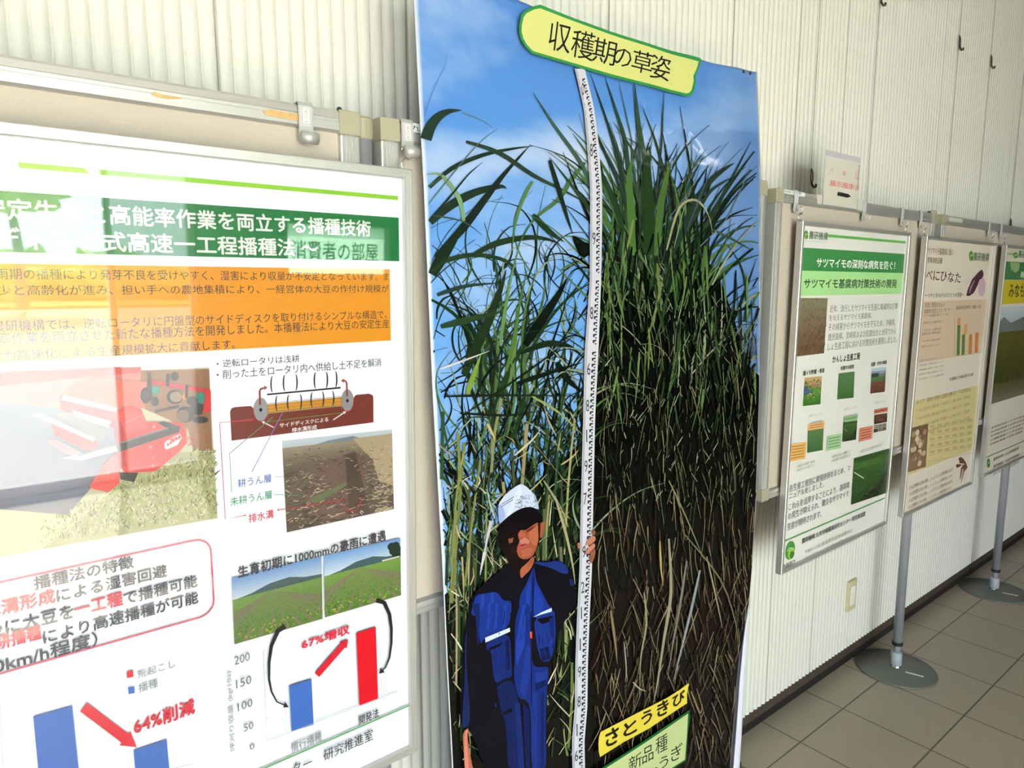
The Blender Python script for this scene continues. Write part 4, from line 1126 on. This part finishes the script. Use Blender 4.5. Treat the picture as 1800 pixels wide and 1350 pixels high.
# stalks, lower left
for k in range(85):
    x = U(765, 1010); y = U(930, 1330); l = U(80, 300); s_ = U(-.12, .14)
    blade([(x, y), (x+s_*l*.5+U(-4, 4), y-l*.5), (x+s_*l, y-l)], U(2, 6), jit(random.choice((DK, MD, STR, (120, 132, 74), (84, 96, 62))), 18), 'x', 2)
for k in range(260):
    x = U(765, 1020); y = U(760, 1340); l = U(14, 60); a = U(.6, 2.6)
    blade([(x, y), (x+l*.5*math.cos(a)+U(-4, 4), y-l*.5*math.sin(a)), (x+l*math.cos(a), y-l*math.sin(a))], U(1.2, 3.4), jit(random.choice((DK, MD, LG, STR, STR, (206, 200, 170))), 20), 'leaf', 2)
for k in range(70):
    x = U(765, 870); y = U(1150, 1345); l = U(14, 50); a = U(.9, 2.2)
    blade([(x, y), (x+l*math.cos(a), y-l*math.sin(a))], U(1.2, 3), jit(random.choice(((70, 60, 44), DK, (130, 120, 90))), 16), 'leaf', 2)
blade([(796, 1040), (800, 1000), (797, 940), (800, 880), (806, 830), (803, 760)], 6, (122, 132, 78), 'tip'); blade([(787, 1090), (792, 1010), (795, 960), (799, 900)], 5.5, (126, 134, 86), 'tip')
blade([(862, 830), (868, 760), (880, 700)], 5, (130, 136, 96), 'x'); blade([(848, 980), (856, 940), (862, 915)], 7, (196, 186, 206), 'tip'); blade([(842, 1010), (850, 970)], 6, (206, 200, 210), 'tip')
# big dark leaves, left side
K5 = lambda L: [(700+a/2.727, b/2.727) for a, b in L]
for pts, w, c in (([(108, 760), (122, 690), (150, 610), (190, 560), (240, 535), (300, 530)], 22, (38, 58, 48)), ([(125, 920), (250, 810), (400, 745), (540, 715), (640, 702)], 9, (34, 52, 40)),
                  ([(130, 1085), (240, 990), (360, 925), (480, 895), (515, 905)], 17, (36, 54, 40)), ([(175, 1235), (300, 1100), (400, 970), (500, 840), (625, 700)], 16, (30, 42, 36)), ([(320, 680), (480, 735), (640, 840), (780, 910), (930, 990)], 9, (42, 62, 46)),
                  ([(350, 1225), (460, 1170), (600, 1140), (700, 1145), (770, 1170)], 12, (36, 54, 34)), ([(310, 1060), (290, 960), (240, 880), (190, 835), (120, 840)], 9, (120, 156, 110)), ([(130, 900), (180, 870), (210, 830)], 4, (60, 90, 60)),
                  ([(130, 1070), (230, 960), (330, 840), (400, 780)], 4, (30, 46, 36)), ([(140, 980), (260, 830), (380, 690), (470, 620)], 2.6, (86, 108, 96)), ([(300, 540), (400, 580), (445, 612)], 2, (96, 130, 130)),
                  ([(640, 870), (600, 940), (560, 1060), (540, 1200)], 7, (86, 124, 72)), ([(890, 780), (820, 870), (760, 960), (640, 1060), (560, 1200)], 9, (74, 108, 66)), ([(640, 1030), (720, 1110), (790, 1160)], 12, (34, 60, 34)), ([(130, 1030), (300, 1060), (400, 1130)], 3, (70, 84, 66)),
                  ([(120, 560), (170, 420), (230, 300)], 1.6, (90, 130, 190))):
    blade(K5(pts), w, c, 'leaf', 4)
K6 = lambda L: [(740+a/2.7, 400+b/2.7) for a, b in L]
for pts, w, c in (([(40, 240), (90, 150), (150, 60), (200, -20)], 22, (30, 44, 30)), ([(45, 330), (200, 280), (370, 262)], 8, (40, 62, 50)), ([(40, 220), (110, 160), (250, 130), (400, 160), (460, 240), (480, 340)], 9, (40, 60, 40)),
                  ([(200, 700), (260, 560), (320, 430), (370, 300), (400, 200)], 20, (34, 50, 30)), ([(215, 790), (245, 700), (280, 600)], 11, (120, 150, 60)), ([(490, 560), (560, 450), (640, 330), (690, 240)], 18, (16, 26, 20)),
                  ([(480, 590), (600, 550), (700, 565), (770, 620)], 12, (26, 40, 26)), ([(180, 880), (400, 890), (560, 870)], 5, (28, 36, 24)), ([(110, 800), (400, 795), (760, 800)], 5, (30, 36, 26)), ([(60, 680), (200, 630), (320, 585)], 4, (210, 206, 206)),
                  ([(90, 470), (250, 430), (380, 400)], 13, (40, 66, 40)), ([(400, 680), (440, 520), (460, 380), (500, 200)], 8, (80, 116, 50)), ([(370, 560), (390, 420), (420, 250), (470, 60)], 7, (96, 134, 80)), ([(520, 800), (640, 870), (760, 980)], 5, (140, 160, 96)),
                  ([(440, 1080), (520, 1010), (560, 960)], 4, (206, 196, 160)), ([(310, 930), (330, 970), (350, 1010)], 5, (196, 176, 120)), ([(240, 860), (560, 640), (760, 480)], 4, (24, 34, 24)), ([(450, 740), (600, 690), (760, 640)], 9, (22, 32, 22)), ([(640, 640), (690, 720), (760, 780)], 14, (20, 30, 22))):
    blade(K6(pts), w, c, 'leaf', 4)
# the tuft in the middle
for k in range(150):
    x = U(1075, 1235); a = 1.57+(1150-x)/260+U(-.45, .45); fan(x+U(-10, 10), U(420, 560), a, U(120, 260), U(-.5, .5)+(a-1.57)*.9, U(3, 8), jit(random.choice((DK, DK, MD, MD, (66, 104, 52), LG)), 12))
for k in range(80):
    x = U(1040, 1325); a = 1.57+(1180-x)/200+U(-.6, .6); fan(x, U(480, 700), a, U(70, 190), U(-1, 1)+(a-1.57), U(1.5, 5), jit(random.choice((DK, DK, MD, PALE, LG)), 14))
for pts, w, c in (([(1085, 1000), (1030, 830), (950, 660), (890, 520), (835, 335)], 6, (34, 54, 42)), ([(1090, 1000), (1055, 800), (1000, 600), (915, 355)], 7, (36, 56, 42)), ([(1110, 1000), (1085, 700), (1040, 540), (985, 370)], 8, (40, 66, 46)), ([(1200, 1050), (1180, 800), (1150, 600), (1128, 405)], 9, (48, 76, 44)), ([(1165, 900), (1140, 620), (1120, 405)], 4, (52, 74, 66)),
                  ([(1230, 950), (1255, 700), (1262, 560), (1270, 430)], 4, (46, 66, 56)), ([(1120, 700), (1080, 520), (1050, 385)], 2.5, (70, 100, 110)), ([(1330, 1180), (1400, 1010), (1480, 880), (1560, 810), (1606, 783)], 13, (36, 54, 42)), ([(1300, 1230), (1390, 1080), (1480, 930), (1560, 870), (1606, 850)], 7, (40, 58, 46)), ([(1060, 1100), (980, 900), (900, 740), (830, 640)], 6, (66, 96, 60)),
                  ([(930, 960), (880, 800), (740, 600), (640, 445)], 8, (60, 92, 76)), ([(1100, 1225), (1040, 1000), (990, 880), (930, 760), (905, 640)], 12, (34, 60, 34)), ([(1200, 1225), (1190, 1000), (1185, 820), (1200, 700)], 26, (34, 58, 28)), ([(1230, 1225), (1250, 1000), (1280, 850), (1290, 780)], 14, (70, 104, 50)), ([(1120, 1225), (1110, 1000), (1100, 850), (1120, 760)], 16, (72, 110, 50)),
                  ([(1280, 1200), (1340, 1000), (1420, 960), (1480, 1030), (1500, 1120)], 5, (150, 150, 120)), ([(1500, 1100), (1600, 1150), (1690, 1200)], 5, (56, 76, 60)), ([(1420, 1200), (1560, 1060), (1640, 900), (1690, 780)], 2.5, (104, 120, 130)), ([(1380, 1100), (1450, 920), (1520, 760), (1580, 680)], 1.8, (80, 96, 110)),
                  ([(1250, 1100), (1400, 900), (1440, 800)], 2, (80, 100, 104)), ([(900, 1227), (870, 1180), (830, 1130)], 24, (14, 20, 14)), ([(960, 1227), (900, 1190), (850, 1150)], 22, (16, 24, 16)), ([(720, 770), (760, 900), (800, 1030), (830, 1120)], 9, (26, 40, 30))):
    blade(K5(pts), w, c, 'leaf', 4)
for k in range(230):
    y = U(430, 760); x = U(1060, 1325)
    if y < 430+abs(x-1150)*.9: continue
    l = U(30, 120); s_ = U(-.35, .25); blade([(x, y-l), (x+s_*l*.4, y-l*.5), (x+s_*l, y)], U(1.5, 6), jit(random.choice((DK, DK, (14, 18, 12), MD, MD, LG, (110, 128, 70))), 12), 'leaf', 2)
# hanging straw, right side
for k in range(1150):
    y = 620+R()**.8*740; x = U(1040, 1328); t = (y-600)/700
    if R() < .35 and 1040 < x < 1130: continue
    l = U(18, 80); s_ = U(-.22, .28) if y < 1050 else U(-.5, .5)
    c = random.choice((DK, DK, (30, 34, 22), (44, 46, 30), (70, 66, 44), (110, 104, 72), (150, 144, 110))) if t < .45 else random.choice(((40, 24, 18), (62, 46, 32), (92, 74, 50), (122, 104, 74), (168, 150, 116)))
    blade([(x, y-l), (x+s_*l*.5+U(-3, 3), y-l*.5), (x+s_*l, y)], U(.7, 2.2), jit(tuple(q*.82 for q in c), 14), 'leaf', 2)
K7 = lambda L: [(740+a/2.547, 820+b/2.547) for a, b in L]
for pts, w, c in (([(1100, 320), (1110, 560), (1080, 760), (1050, 960), (1030, 1060)], 6, (150, 146, 120)), ([(1180, 420), (1150, 620), (1120, 780), (1095, 950)], 4.5, (120, 122, 110)), ([(1240, 460), (1200, 640), (1150, 840), (1120, 960)], 5, (140, 148, 150)), ([(990, 560), (1000, 700), (975, 850), (970, 1020)], 4, (140, 140, 104)),
                  ([(1060, 330), (1065, 450), (1075, 530)], 4, (176, 150, 90)), ([(1170, 300), (1330, 500), (1400, 700), (1410, 840)], 3, (110, 110, 80)), ([(1270, 400), (1320, 620), (1340, 720)], 3, (150, 140, 110)), ([(840, 640), (860, 780), (870, 880)], 5, (130, 112, 80)), ([(900, 780), (910, 900), (905, 960)], 2.5, (150, 150, 130)),
                  ([(1200, 1000), (1240, 1100), (1250, 1060)], 3, (150, 130, 90)), ([(590, 130), (640, 300), (670, 440), (680, 520)], 5, (170, 164, 124)), ([(540, 60), (600, 160), (640, 280)], 4, (150, 150, 120)), ([(1100, 60), (1180, 230), (1260, 420)], 3, (130, 126, 90)), ([(940, 960), (970, 990), (1000, 1000)], 3, (170, 160, 130))):
    blade(K7(pts), w, c, 'leaf', 3)
for k in range(700):
    y = U(440, 900); x = U(1050, 1326)
    if y < 440+abs(x-1150)*.8: continue
    l = U(5, 22); a = U(.9, 2.3); blade([(x, y), (x+l*math.cos(a), y-l*math.sin(a))], U(.8, 2.2), jit(random.choice(((120, 134, 96), (150, 156, 130), MD, DK, (14, 16, 12), (96, 100, 70))), 14), 'leaf', 2)
put('cane_picture')

# measuring rod in the picture
ROD = [(1014, 122, 8.5), (1030, 190, 9), (1036, 240, 10), (1043, 330, 10.5), (1043, 403, 10.5), (1042, 492, 10), (1035, 622, 12), (1031, 733, 10.5), (1027, 900, 11), (1025, 1000, 11), (1021, 1080, 11), (1018, 1160, 11), (1017, 1240, 11), (1012, 1300, 11), (1013, 1352, 11), (1013, 1420, 11)]
def rodx(v): return interp(v, [(b, a) for a, b, w in ROD]), interp(v, [(b, w) for a, b, w in ROD])
vv = [122+k*14 for k in range(93)]
p.quads([(rodx(v)[0], v) for v in vv], [2*rodx(v)[1] for v in vv], (214, 214, 224))
p.quads([(rodx(v)[0]-rodx(v)[1]*.78, v) for v in vv], [3.6]*len(vv), (176, 176, 190))
v = 140; k = 0
while v < 1400:
    x, w = rodx(v)
    if not (480 < v < 492 or 600 < v < 612):
        p.poly([(x+w*.05, v), (x+w*.62, v-1), (x+w*.62, v+1.7), (x+w*.05, v+2.6)], (46, 44, 60))
        p.poly([(x+w*.05, v), (x+w*.3, v), (x+w*.3, v+5), (x+w*.05, v+5)], (46, 44, 60))
        p.poly([(x+w*.38, v+5.2), (x+w*.62, v+5), (x+w*.62, v+7.4), (x+w*.38, v+7.6)], (60, 58, 74))
    v += 10.4
for v, s_ in ((158, 'o'), (265, '8'), (420, '9'), (550, '8'), (648, '6'), (712, '8'), (765, '1'), (818, '9'), (875, '7'), (968, '9'), (1030, '2'), (1075, '1'), (1130, '1'), (1178, '9'), (1230, '8'), (1280, '1'), (1325, '6')):
    x, w = rodx(v); q = [binv(x-w*(.62 if s_ != '1' else .45), v+11), binv(x-w*(.12 if s_ != '1' else .3), v-11)]
    p.textxz(s_, q[0][0], q[1][0], q[0][1], q[1][1], (70, 70, 82))
put('measuring_rod_picture')

# the person in the picture
p.round = True
p.crop(4.657, 780, 1060)
NV, NB, B1, B2 = (9, 9, 20), (14, 24, 66), (22, 48, 138), (30, 62, 160)
p.poly([(215, -20), (150, 140), (125, 600), (110, 980), (190, 1000), (330, 1380), (815, 1380), (825, 700), (845, 500), (890, 350), (930, 200), (1060, -20)], NV)
p.crop(5.4, 780, 830)
p.poly([(195, 1360), (230, 1200), (300, 1090), (450, 970), (600, 840), (700, 800), (830, 800), (870, 840), (1050, 820), (1150, 870), (1210, 980), (1245, 1360)], NV)
p.poly([(280, 1150), (380, 1135), (480, 1115), (540, 1210), (620, 1200), (612, 1364), (225, 1364), (255, 1230)], B1)
p.poly([(690, 1170), (740, 1080), (795, 960), (830, 870), (845, 1000), (880, 1080), (920, 1150), (960, 1240), (1000, 1280), (1045, 1364), (690, 1364)], B1)
p.poly([(832, 850), (850, 838), (960, 846), (1050, 822), (1140, 872), (1160, 950), (1110, 955), (1000, 900), (900, 872)], (26, 48, 122))
p.poly([(1165, 1000), (1200, 1010), (1210, 1060), (1175, 1070)], (22, 40, 104))
for pts, c in (([(330, 1150), (360, 1140), (350, 1364), (320, 1364)], B2), ([(420, 1130), (450, 1130), (445, 1364), (410, 1364)], B2), ([(760, 1100), (790, 1010), (800, 1080), (770, 1364), (740, 1364)], B2), ([(840, 1040), (870, 1100), (930, 1250), (880, 1364), (830, 1364), (826, 1150)], (28, 58, 156)), ([(812, 950), (826, 880), (836, 1000), (822, 1364), (806, 1364)], (14, 26, 84))): p.poly(pts, c)
p.crop(4.657, 780, 1060)
p.poly([(285, -10), (520, -10), (522, 185), (318, 258), (278, 330), (262, 210)], B1)
for a in (340, 400, 470): p.poly([(a, -10), (a+24, -10), (a+10, 190), (a-14, 215)], B2)
p.poly([(205, -10), (270, -10), (265, 330), (250, 300), (240, 120)], (16, 32, 92))
p.poly([(318, 312), (520, 212), (532, 500), (540, 590), (470, 600), (400, 650), (378, 540), (366, 380), (330, 370)], (18, 38, 112))
p.poly([(345, 355), (430, 320), (470, 300), (430, 340), (350, 375)], NV); p.poly([(480, 300), (510, 280), (520, 520), (490, 540)], NB)
p.poly([(600, -10), (690, -10), (690, 330), (704, 500), (770, 512), (832, 500), (834, 600), (818, 700), (810, 1000), (818, 1370), (690, 1370), (690, 860), (650, 770), (590, 770), (548, 600), (560, 400), (556, 150)], (20, 42, 122))
for pts, c in (([(620, 0), (650, 0), (640, 330), (570, 500), (565, 330)], B2), ([(655, 330), (690, 340), (700, 520), (640, 760), (600, 700)], (26, 52, 140)), ([(720, 560), (825, 540), (828, 600), (735, 640)], (28, 54, 142)), ([(722, 640), (735, 640), (815, 612), (815, 660), (730, 700)], (14, 28, 84)), ([(700, 720), (740, 720), (740, 1370), (700, 1370)], (26, 50, 134)), ([(770, 720), (800, 700), (796, 1370), (770, 1370)], (16, 32, 92)), ([(684, 60), (694, 60), (700, 760), (690, 860)], NB)): p.poly(pts, c)
p.poly([(400, 655), (540, 600), (590, 770), (600, 1000), (640, 1370), (500, 1370), (490, 1000), (450, 880)], (15, 30, 84))
p.poly([(455, 880), (530, 840), (540, 870), (470, 900)], NV); p.poly([(560, 800), (600, 800), (640, 1370), (590, 1370)], (20, 40, 108)); p.poly([(620, 800), (680, 860), (680, 1370), (650, 1370)], (14, 28, 80))
p.poly([(708, 104), (858, 40), (888, 100), (892, 300), (852, 458), (775, 470), (735, 330)], (24, 48, 132))
p.poly([(735, 120), (872, 88), (850, 135), (780, 160)], NV); p.poly([(760, 360), (840, 340), (850, 440), (780, 462)], NB); p.poly([(840, 110), (880, 100), (880, 280), (850, 260)], (18, 36, 104))
for x0_, x1_, y0_, y1_, cc in ((300, 505, 0, 175, B1), (572, 676, 0, 320, B1), (740, 880, 170, 420, (24, 46, 128)), (705, 800, 640, 1340, (22, 44, 120)), (400, 510, 640, 860, (16, 32, 90)), (388, 505, 330, 560, (18, 38, 112)), (520, 600, 900, 1340, (16, 32, 90))):
    for k in range(16):
        a, b, l = U(x0_, x1_), U(y0_, y1_-40), U(30, 120); b2 = min(y1_, b+l); f = U(.6, 1.35)
        p.quads([(a, b), (a+U(-8, 8), (b+b2)/2), (a+U(-10, 10), b2)], [1.5, U(4, 12), 1.5], tuple(min(255, q_*f) for q_ in cc))
p.poly([(314, 268), (516, 186), (518, 218), (316, 308)], (206, 220, 246)); p.poly([(708, 102), (770, 64), (858, 26), (858, 56), (760, 84)], (206, 226, 240))
p.poly([(500, 1360), (640, 1360), (650, 1700), (660, 2000), (520, 2000)], (15, 30, 84)); p.poly([(690, 1360), (818, 1360), (830, 1700), (840, 1960), (700, 1960)], (20, 42, 122))
p.poly([(420, 230), (436, 224), (430, 250)], (120, 140, 190))
p.poly([(678, 220), (697, 220), (698, 276), (682, 272)], (226, 80, 50))
p.poly([(165, 180), (158, 400), (176, 700), (190, 820), (190, 980), (130, 1010), (125, 900), (148, 600), (146, 300)], (20, 34, 84))
p.poly([(180, 1002), (168, 1075), (190, 1200), (205, 1300), (235, 1375), (150, 1375), (140, 1200), (133, 1050), (150, 1020)], (186, 104, 84)); p.poly([(150, 1030), (172, 1010), (160, 1090), (176, 1240), (180, 1370), (152, 1370), (142, 1200)], (214, 134, 112))
p.crop(5.4, 780, 830)
p.poly([(500, 480), (905, 440), (890, 600), (862, 700), (822, 800), (780, 900), (700, 1000), (640, 930), (560, 800), (505, 700), (480, 600)], (20, 12, 12))
p.poly([(690, 905), (760, 850), (820, 780), (832, 825), (790, 915), (740, 960), (702, 1002)], (170, 96, 66)); p.poly([(760, 860), (815, 800), (825, 830), (770, 900)], (160, 82, 54))
p.poly([(672, 575), (700, 532), (745, 540), (800, 500), (872, 455), (880, 540), (868, 640), (850, 712), (820, 775), (780, 806), (720, 815), (682, 790), (662, 740), (668, 690), (692, 645), (678, 605)], (158, 84, 58))
p.poly([(790, 525), (868, 480), (872, 600), (846, 690), (800, 660), (770, 590)], (182, 104, 72)); p.poly([(700, 730), (770, 700), (820, 720), (790, 780), (720, 790)], (176, 98, 72))
p.poly([(680, 565), (704, 535), (738, 566), (744, 596), (712, 606), (684, 602)], (184, 94, 72)); p.poly([(692, 636), (740, 604), (786, 640), (776, 668), (690, 664)], (196, 122, 112))
p.poly([(668, 684), (716, 662), (768, 662), (752, 690), (704, 716), (676, 718)], (176, 82, 80)); p.poly([(676, 690), (720, 674), (766, 664), (722, 686)], (96, 40, 40)); p.poly([(745, 545), (800, 510), (850, 490), (800, 540), (760, 560)], (100, 50, 36))
p.poly([(580, 622), (632, 606), (622, 652), (592, 664)], (140, 82, 56)); p.poly([(590, 700), (650, 690), (650, 760), (610, 760)], (44, 24, 18))
p.poly([(884, 470), (928, 455), (922, 520), (898, 612), (880, 604)], (166, 88, 58)); p.poly([(862, 470), (888, 470), (882, 600), (868, 640)], (50, 24, 18))
p.poly([(485, 310), (500, 270), (560, 190), (690, 97), (740, 115), (790, 160), (840, 210), (865, 290), (872, 345), (800, 318), (700, 332), (600, 392), (530, 452), (500, 480), (488, 420)], (200, 212, 238))
p.poly([(485, 310), (500, 285), (540, 330), (560, 420), (500, 480), (488, 420)], (156, 174, 220)); p.poly([(690, 97), (640, 200), (560, 400), (600, 392), (660, 300), (720, 180)], (214, 224, 246)); p.poly([(790, 160), (840, 210), (865, 290), (872, 345), (840, 330), (830, 240)], (170, 190, 220))
p.poly([(500, 478), (600, 390), (700, 330), (790, 314), (850, 335), (895, 390), (912, 452), (860, 458), (770, 498), (650, 532), (540, 545), (496, 520)], (14, 10, 16))
for k in range(46): # printed doodle on the cap front
    a, b = U(650, 860), U(200, 320)
    if b > 330-(a-640)*.05 or b < 190+(860-a)*.02: continue
    p.quads([(a, b), (a+U(-22, 22), b+U(-18, 18)), (a+U(-26, 26), b+U(-14, 14))], 3.2, (70, 74, 90))
p.quads([(648, 290), (670, 276), (700, 285), (716, 300), (700, 320), (670, 324), (650, 310)], 4, (90, 94, 110))
for j in range(2):
    for i in range(9): p.quads([(520+i*13-j*8, 292-i*8+j*26), (528+i*13-j*8, 286-i*8+j*26)], 9, (80, 70, 90))
# hand round the rod
for pts, c in (([(1368, 545), (1390, 524), (1410, 560), (1400, 586), (1374, 580)], (140, 86, 66)), ([(1318, 660), (1350, 612), (1398, 588), (1412, 620), (1398, 648), (1346, 682), (1320, 692)], (188, 122, 98)), ([(1308, 752), (1350, 692), (1402, 655), (1406, 700), (1352, 748), (1314, 772)], (196, 126, 100)),
               ([(1350, 770), (1398, 700), (1410, 740), (1400, 792), (1372, 855), (1354, 842)], (150, 90, 70)), ([(1238, 655), (1266, 660), (1262, 716), (1240, 704)], (176, 112, 88))): p.poly(pts, c)
p.quads([(1322, 690), (1350, 682), (1400, 652)], 5, (84, 48, 38)); p.quads([(1352, 750), (1402, 704)], 5, (84, 48, 38)); p.poly([(1312, 690), (1330, 672), (1334, 688), (1316, 704)], (216, 206, 206))
p.round = False
put('person_picture')

# title label at the top, name labels at the bottom
p.crop(3.913, 890, 0); p.me = .011; p.n += 300
GR = (52, 146, 74)
out = [(205, 44), (160, 56), (100, 84), (76, 112), (62, 180), (60, 230), (72, 282), (100, 330), (150, 380), (700, 540), (1000, 616), (1210, 670), (1240, 666), (1262, 640), (1276, 570), (1274, 530), (1300, 470), (1314, 420), (1306, 408), (1010, 328), (700, 230), (420, 130)]
inn = [(205, 70), (165, 78), (112, 104), (92, 130), (80, 185), (78, 230), (90, 276), (114, 318), (156, 362), (700, 520), (1000, 596), (1208, 650), (1228, 646), (1246, 626), (1260, 568), (1258, 530), (1284, 470), (1294, 432), (1010, 350), (700, 252), (420, 152)]
p.poly(out, GR); p.n += 60; p.poly(inn, (220, 222, 136)); p.n += 60
# a slanted hand lettered line, one glyph after another
GX = [(256, 428, 150, 385), (410, 590, 205, 435), (556, 738, 262, 468), (700, 842, 330, 482), (826, 990, 346, 528), (956, 1110, 376, 572)]
for ch, (a, b, c, d) in zip('収穫期の草姿', GX):
    vs, fs = glyphs(ch, .0); ax, bx = min(k[0] for k in vs), max(k[0] for k in vs); ay, by = min(k[1] for k in vs), max(k[1] for k in vs)
    l = p.lift(); cc = lin((36, 36, 34)); sl = .30*(b-a); hh = (d-c)-sl*.72
    P_ = []
    for vx, vy in vs:
        f, g = (vx-ax)/(bx-ax), (vy-ay)/(by-ay)
        P_.append(p.px(a+(b-a)*(f*.86+g*.14), c+sl*.72*f+hh*(1-g)))
    for f in fs:
        for i in range(1, len(f)-1): p.tri(P_[f[0]], P_[f[i]], P_[f[i+1]], cc, l)
put('title_label')
p.crop(6.667, 1030, 1180)
p.poly([(128, 682), (600, 440), (900, 290), (1060, 190), (1140, 130), (1168, 118), (1150, 180), (1140, 260), (1142, 350), (700, 640), (400, 800), (122, 974), (106, 900), (102, 820), (110, 740)], (232, 212, 74))
def slant(s_, boxes, bold, k=.5, col=(50, 48, 40)):
    for ch, (a, b, c, d) in zip(s_, boxes):
        vs, fs = glyphs(ch); ax, bx = min(q[0] for q in vs), max(q[0] for q in vs); ay, by = min(q[1] for q in vs), max(q[1] for q in vs)
        cc = lin(col); sl = k*(b-a); hh = (d-c)-sl
        for oa, ob in offs(bold):
            l = p.lift()
            P_ = [p.px(a+(b-a)*(vx+oa-ax)/(bx-ax), c+sl*(1-(vx+oa-ax)/(bx-ax))+hh*(1-(vy+ob-ay)/(by-ay))) for vx, vy in vs]
            for f in fs:
                for i in range(1, len(f)-1): p.tri(P_[f[0]], P_[f[i]], P_[f[i+1]], cc, l)
p.n += 80
slant('さとうきび', ((188, 335, 605, 868), (398, 548, 520, 748), (608, 728, 408, 615), (792, 922, 290, 520), (972, 1112, 190, 402)), .03, .5, (34, 32, 24))
put('cane_name_label')
p.poly([(60, 1180), (120, 1116), (600, 810), (900, 610), (1168, 432), (1178, 500), (1150, 700), (1130, 1020), (950, 1130), (500, 1420), (60, 1700)], (24, 108, 44))
p.n += 80
p.poly([(90, 1180), (130, 1140), (600, 840), (900, 640), (1152, 470), (1140, 700), (1116, 1006), (940, 1116), (500, 1400), (90, 1660)], (200, 214, 150))
p.n += 80
slant('新品種', ((455, 610, 905, 1150), (615, 745, 815, 1065), (770, 910, 690, 955)), .0)
slant('はるのおうぎ', ((230, 360, 1360, 1560), (390, 500, 1240, 1440), (540, 660, 1150, 1340), (680, 800, 1060, 1250), (815, 920, 942, 1130), (950, 1085, 800, 1042)), .0)
put('variety_name_label')
# pins in the upper right corner
for a, b in ((1306, 124), (1318, 127)):
    x, z = binv(a, b+2); bm = B(); y = Yb(x, z)
    tube(bm, [(x, y+.004, z), (x, y-.003, z)], .004, 10); o = obj('eyelet', bm, M['bronze'], bt); o.matrix_parent_inverse = binvm
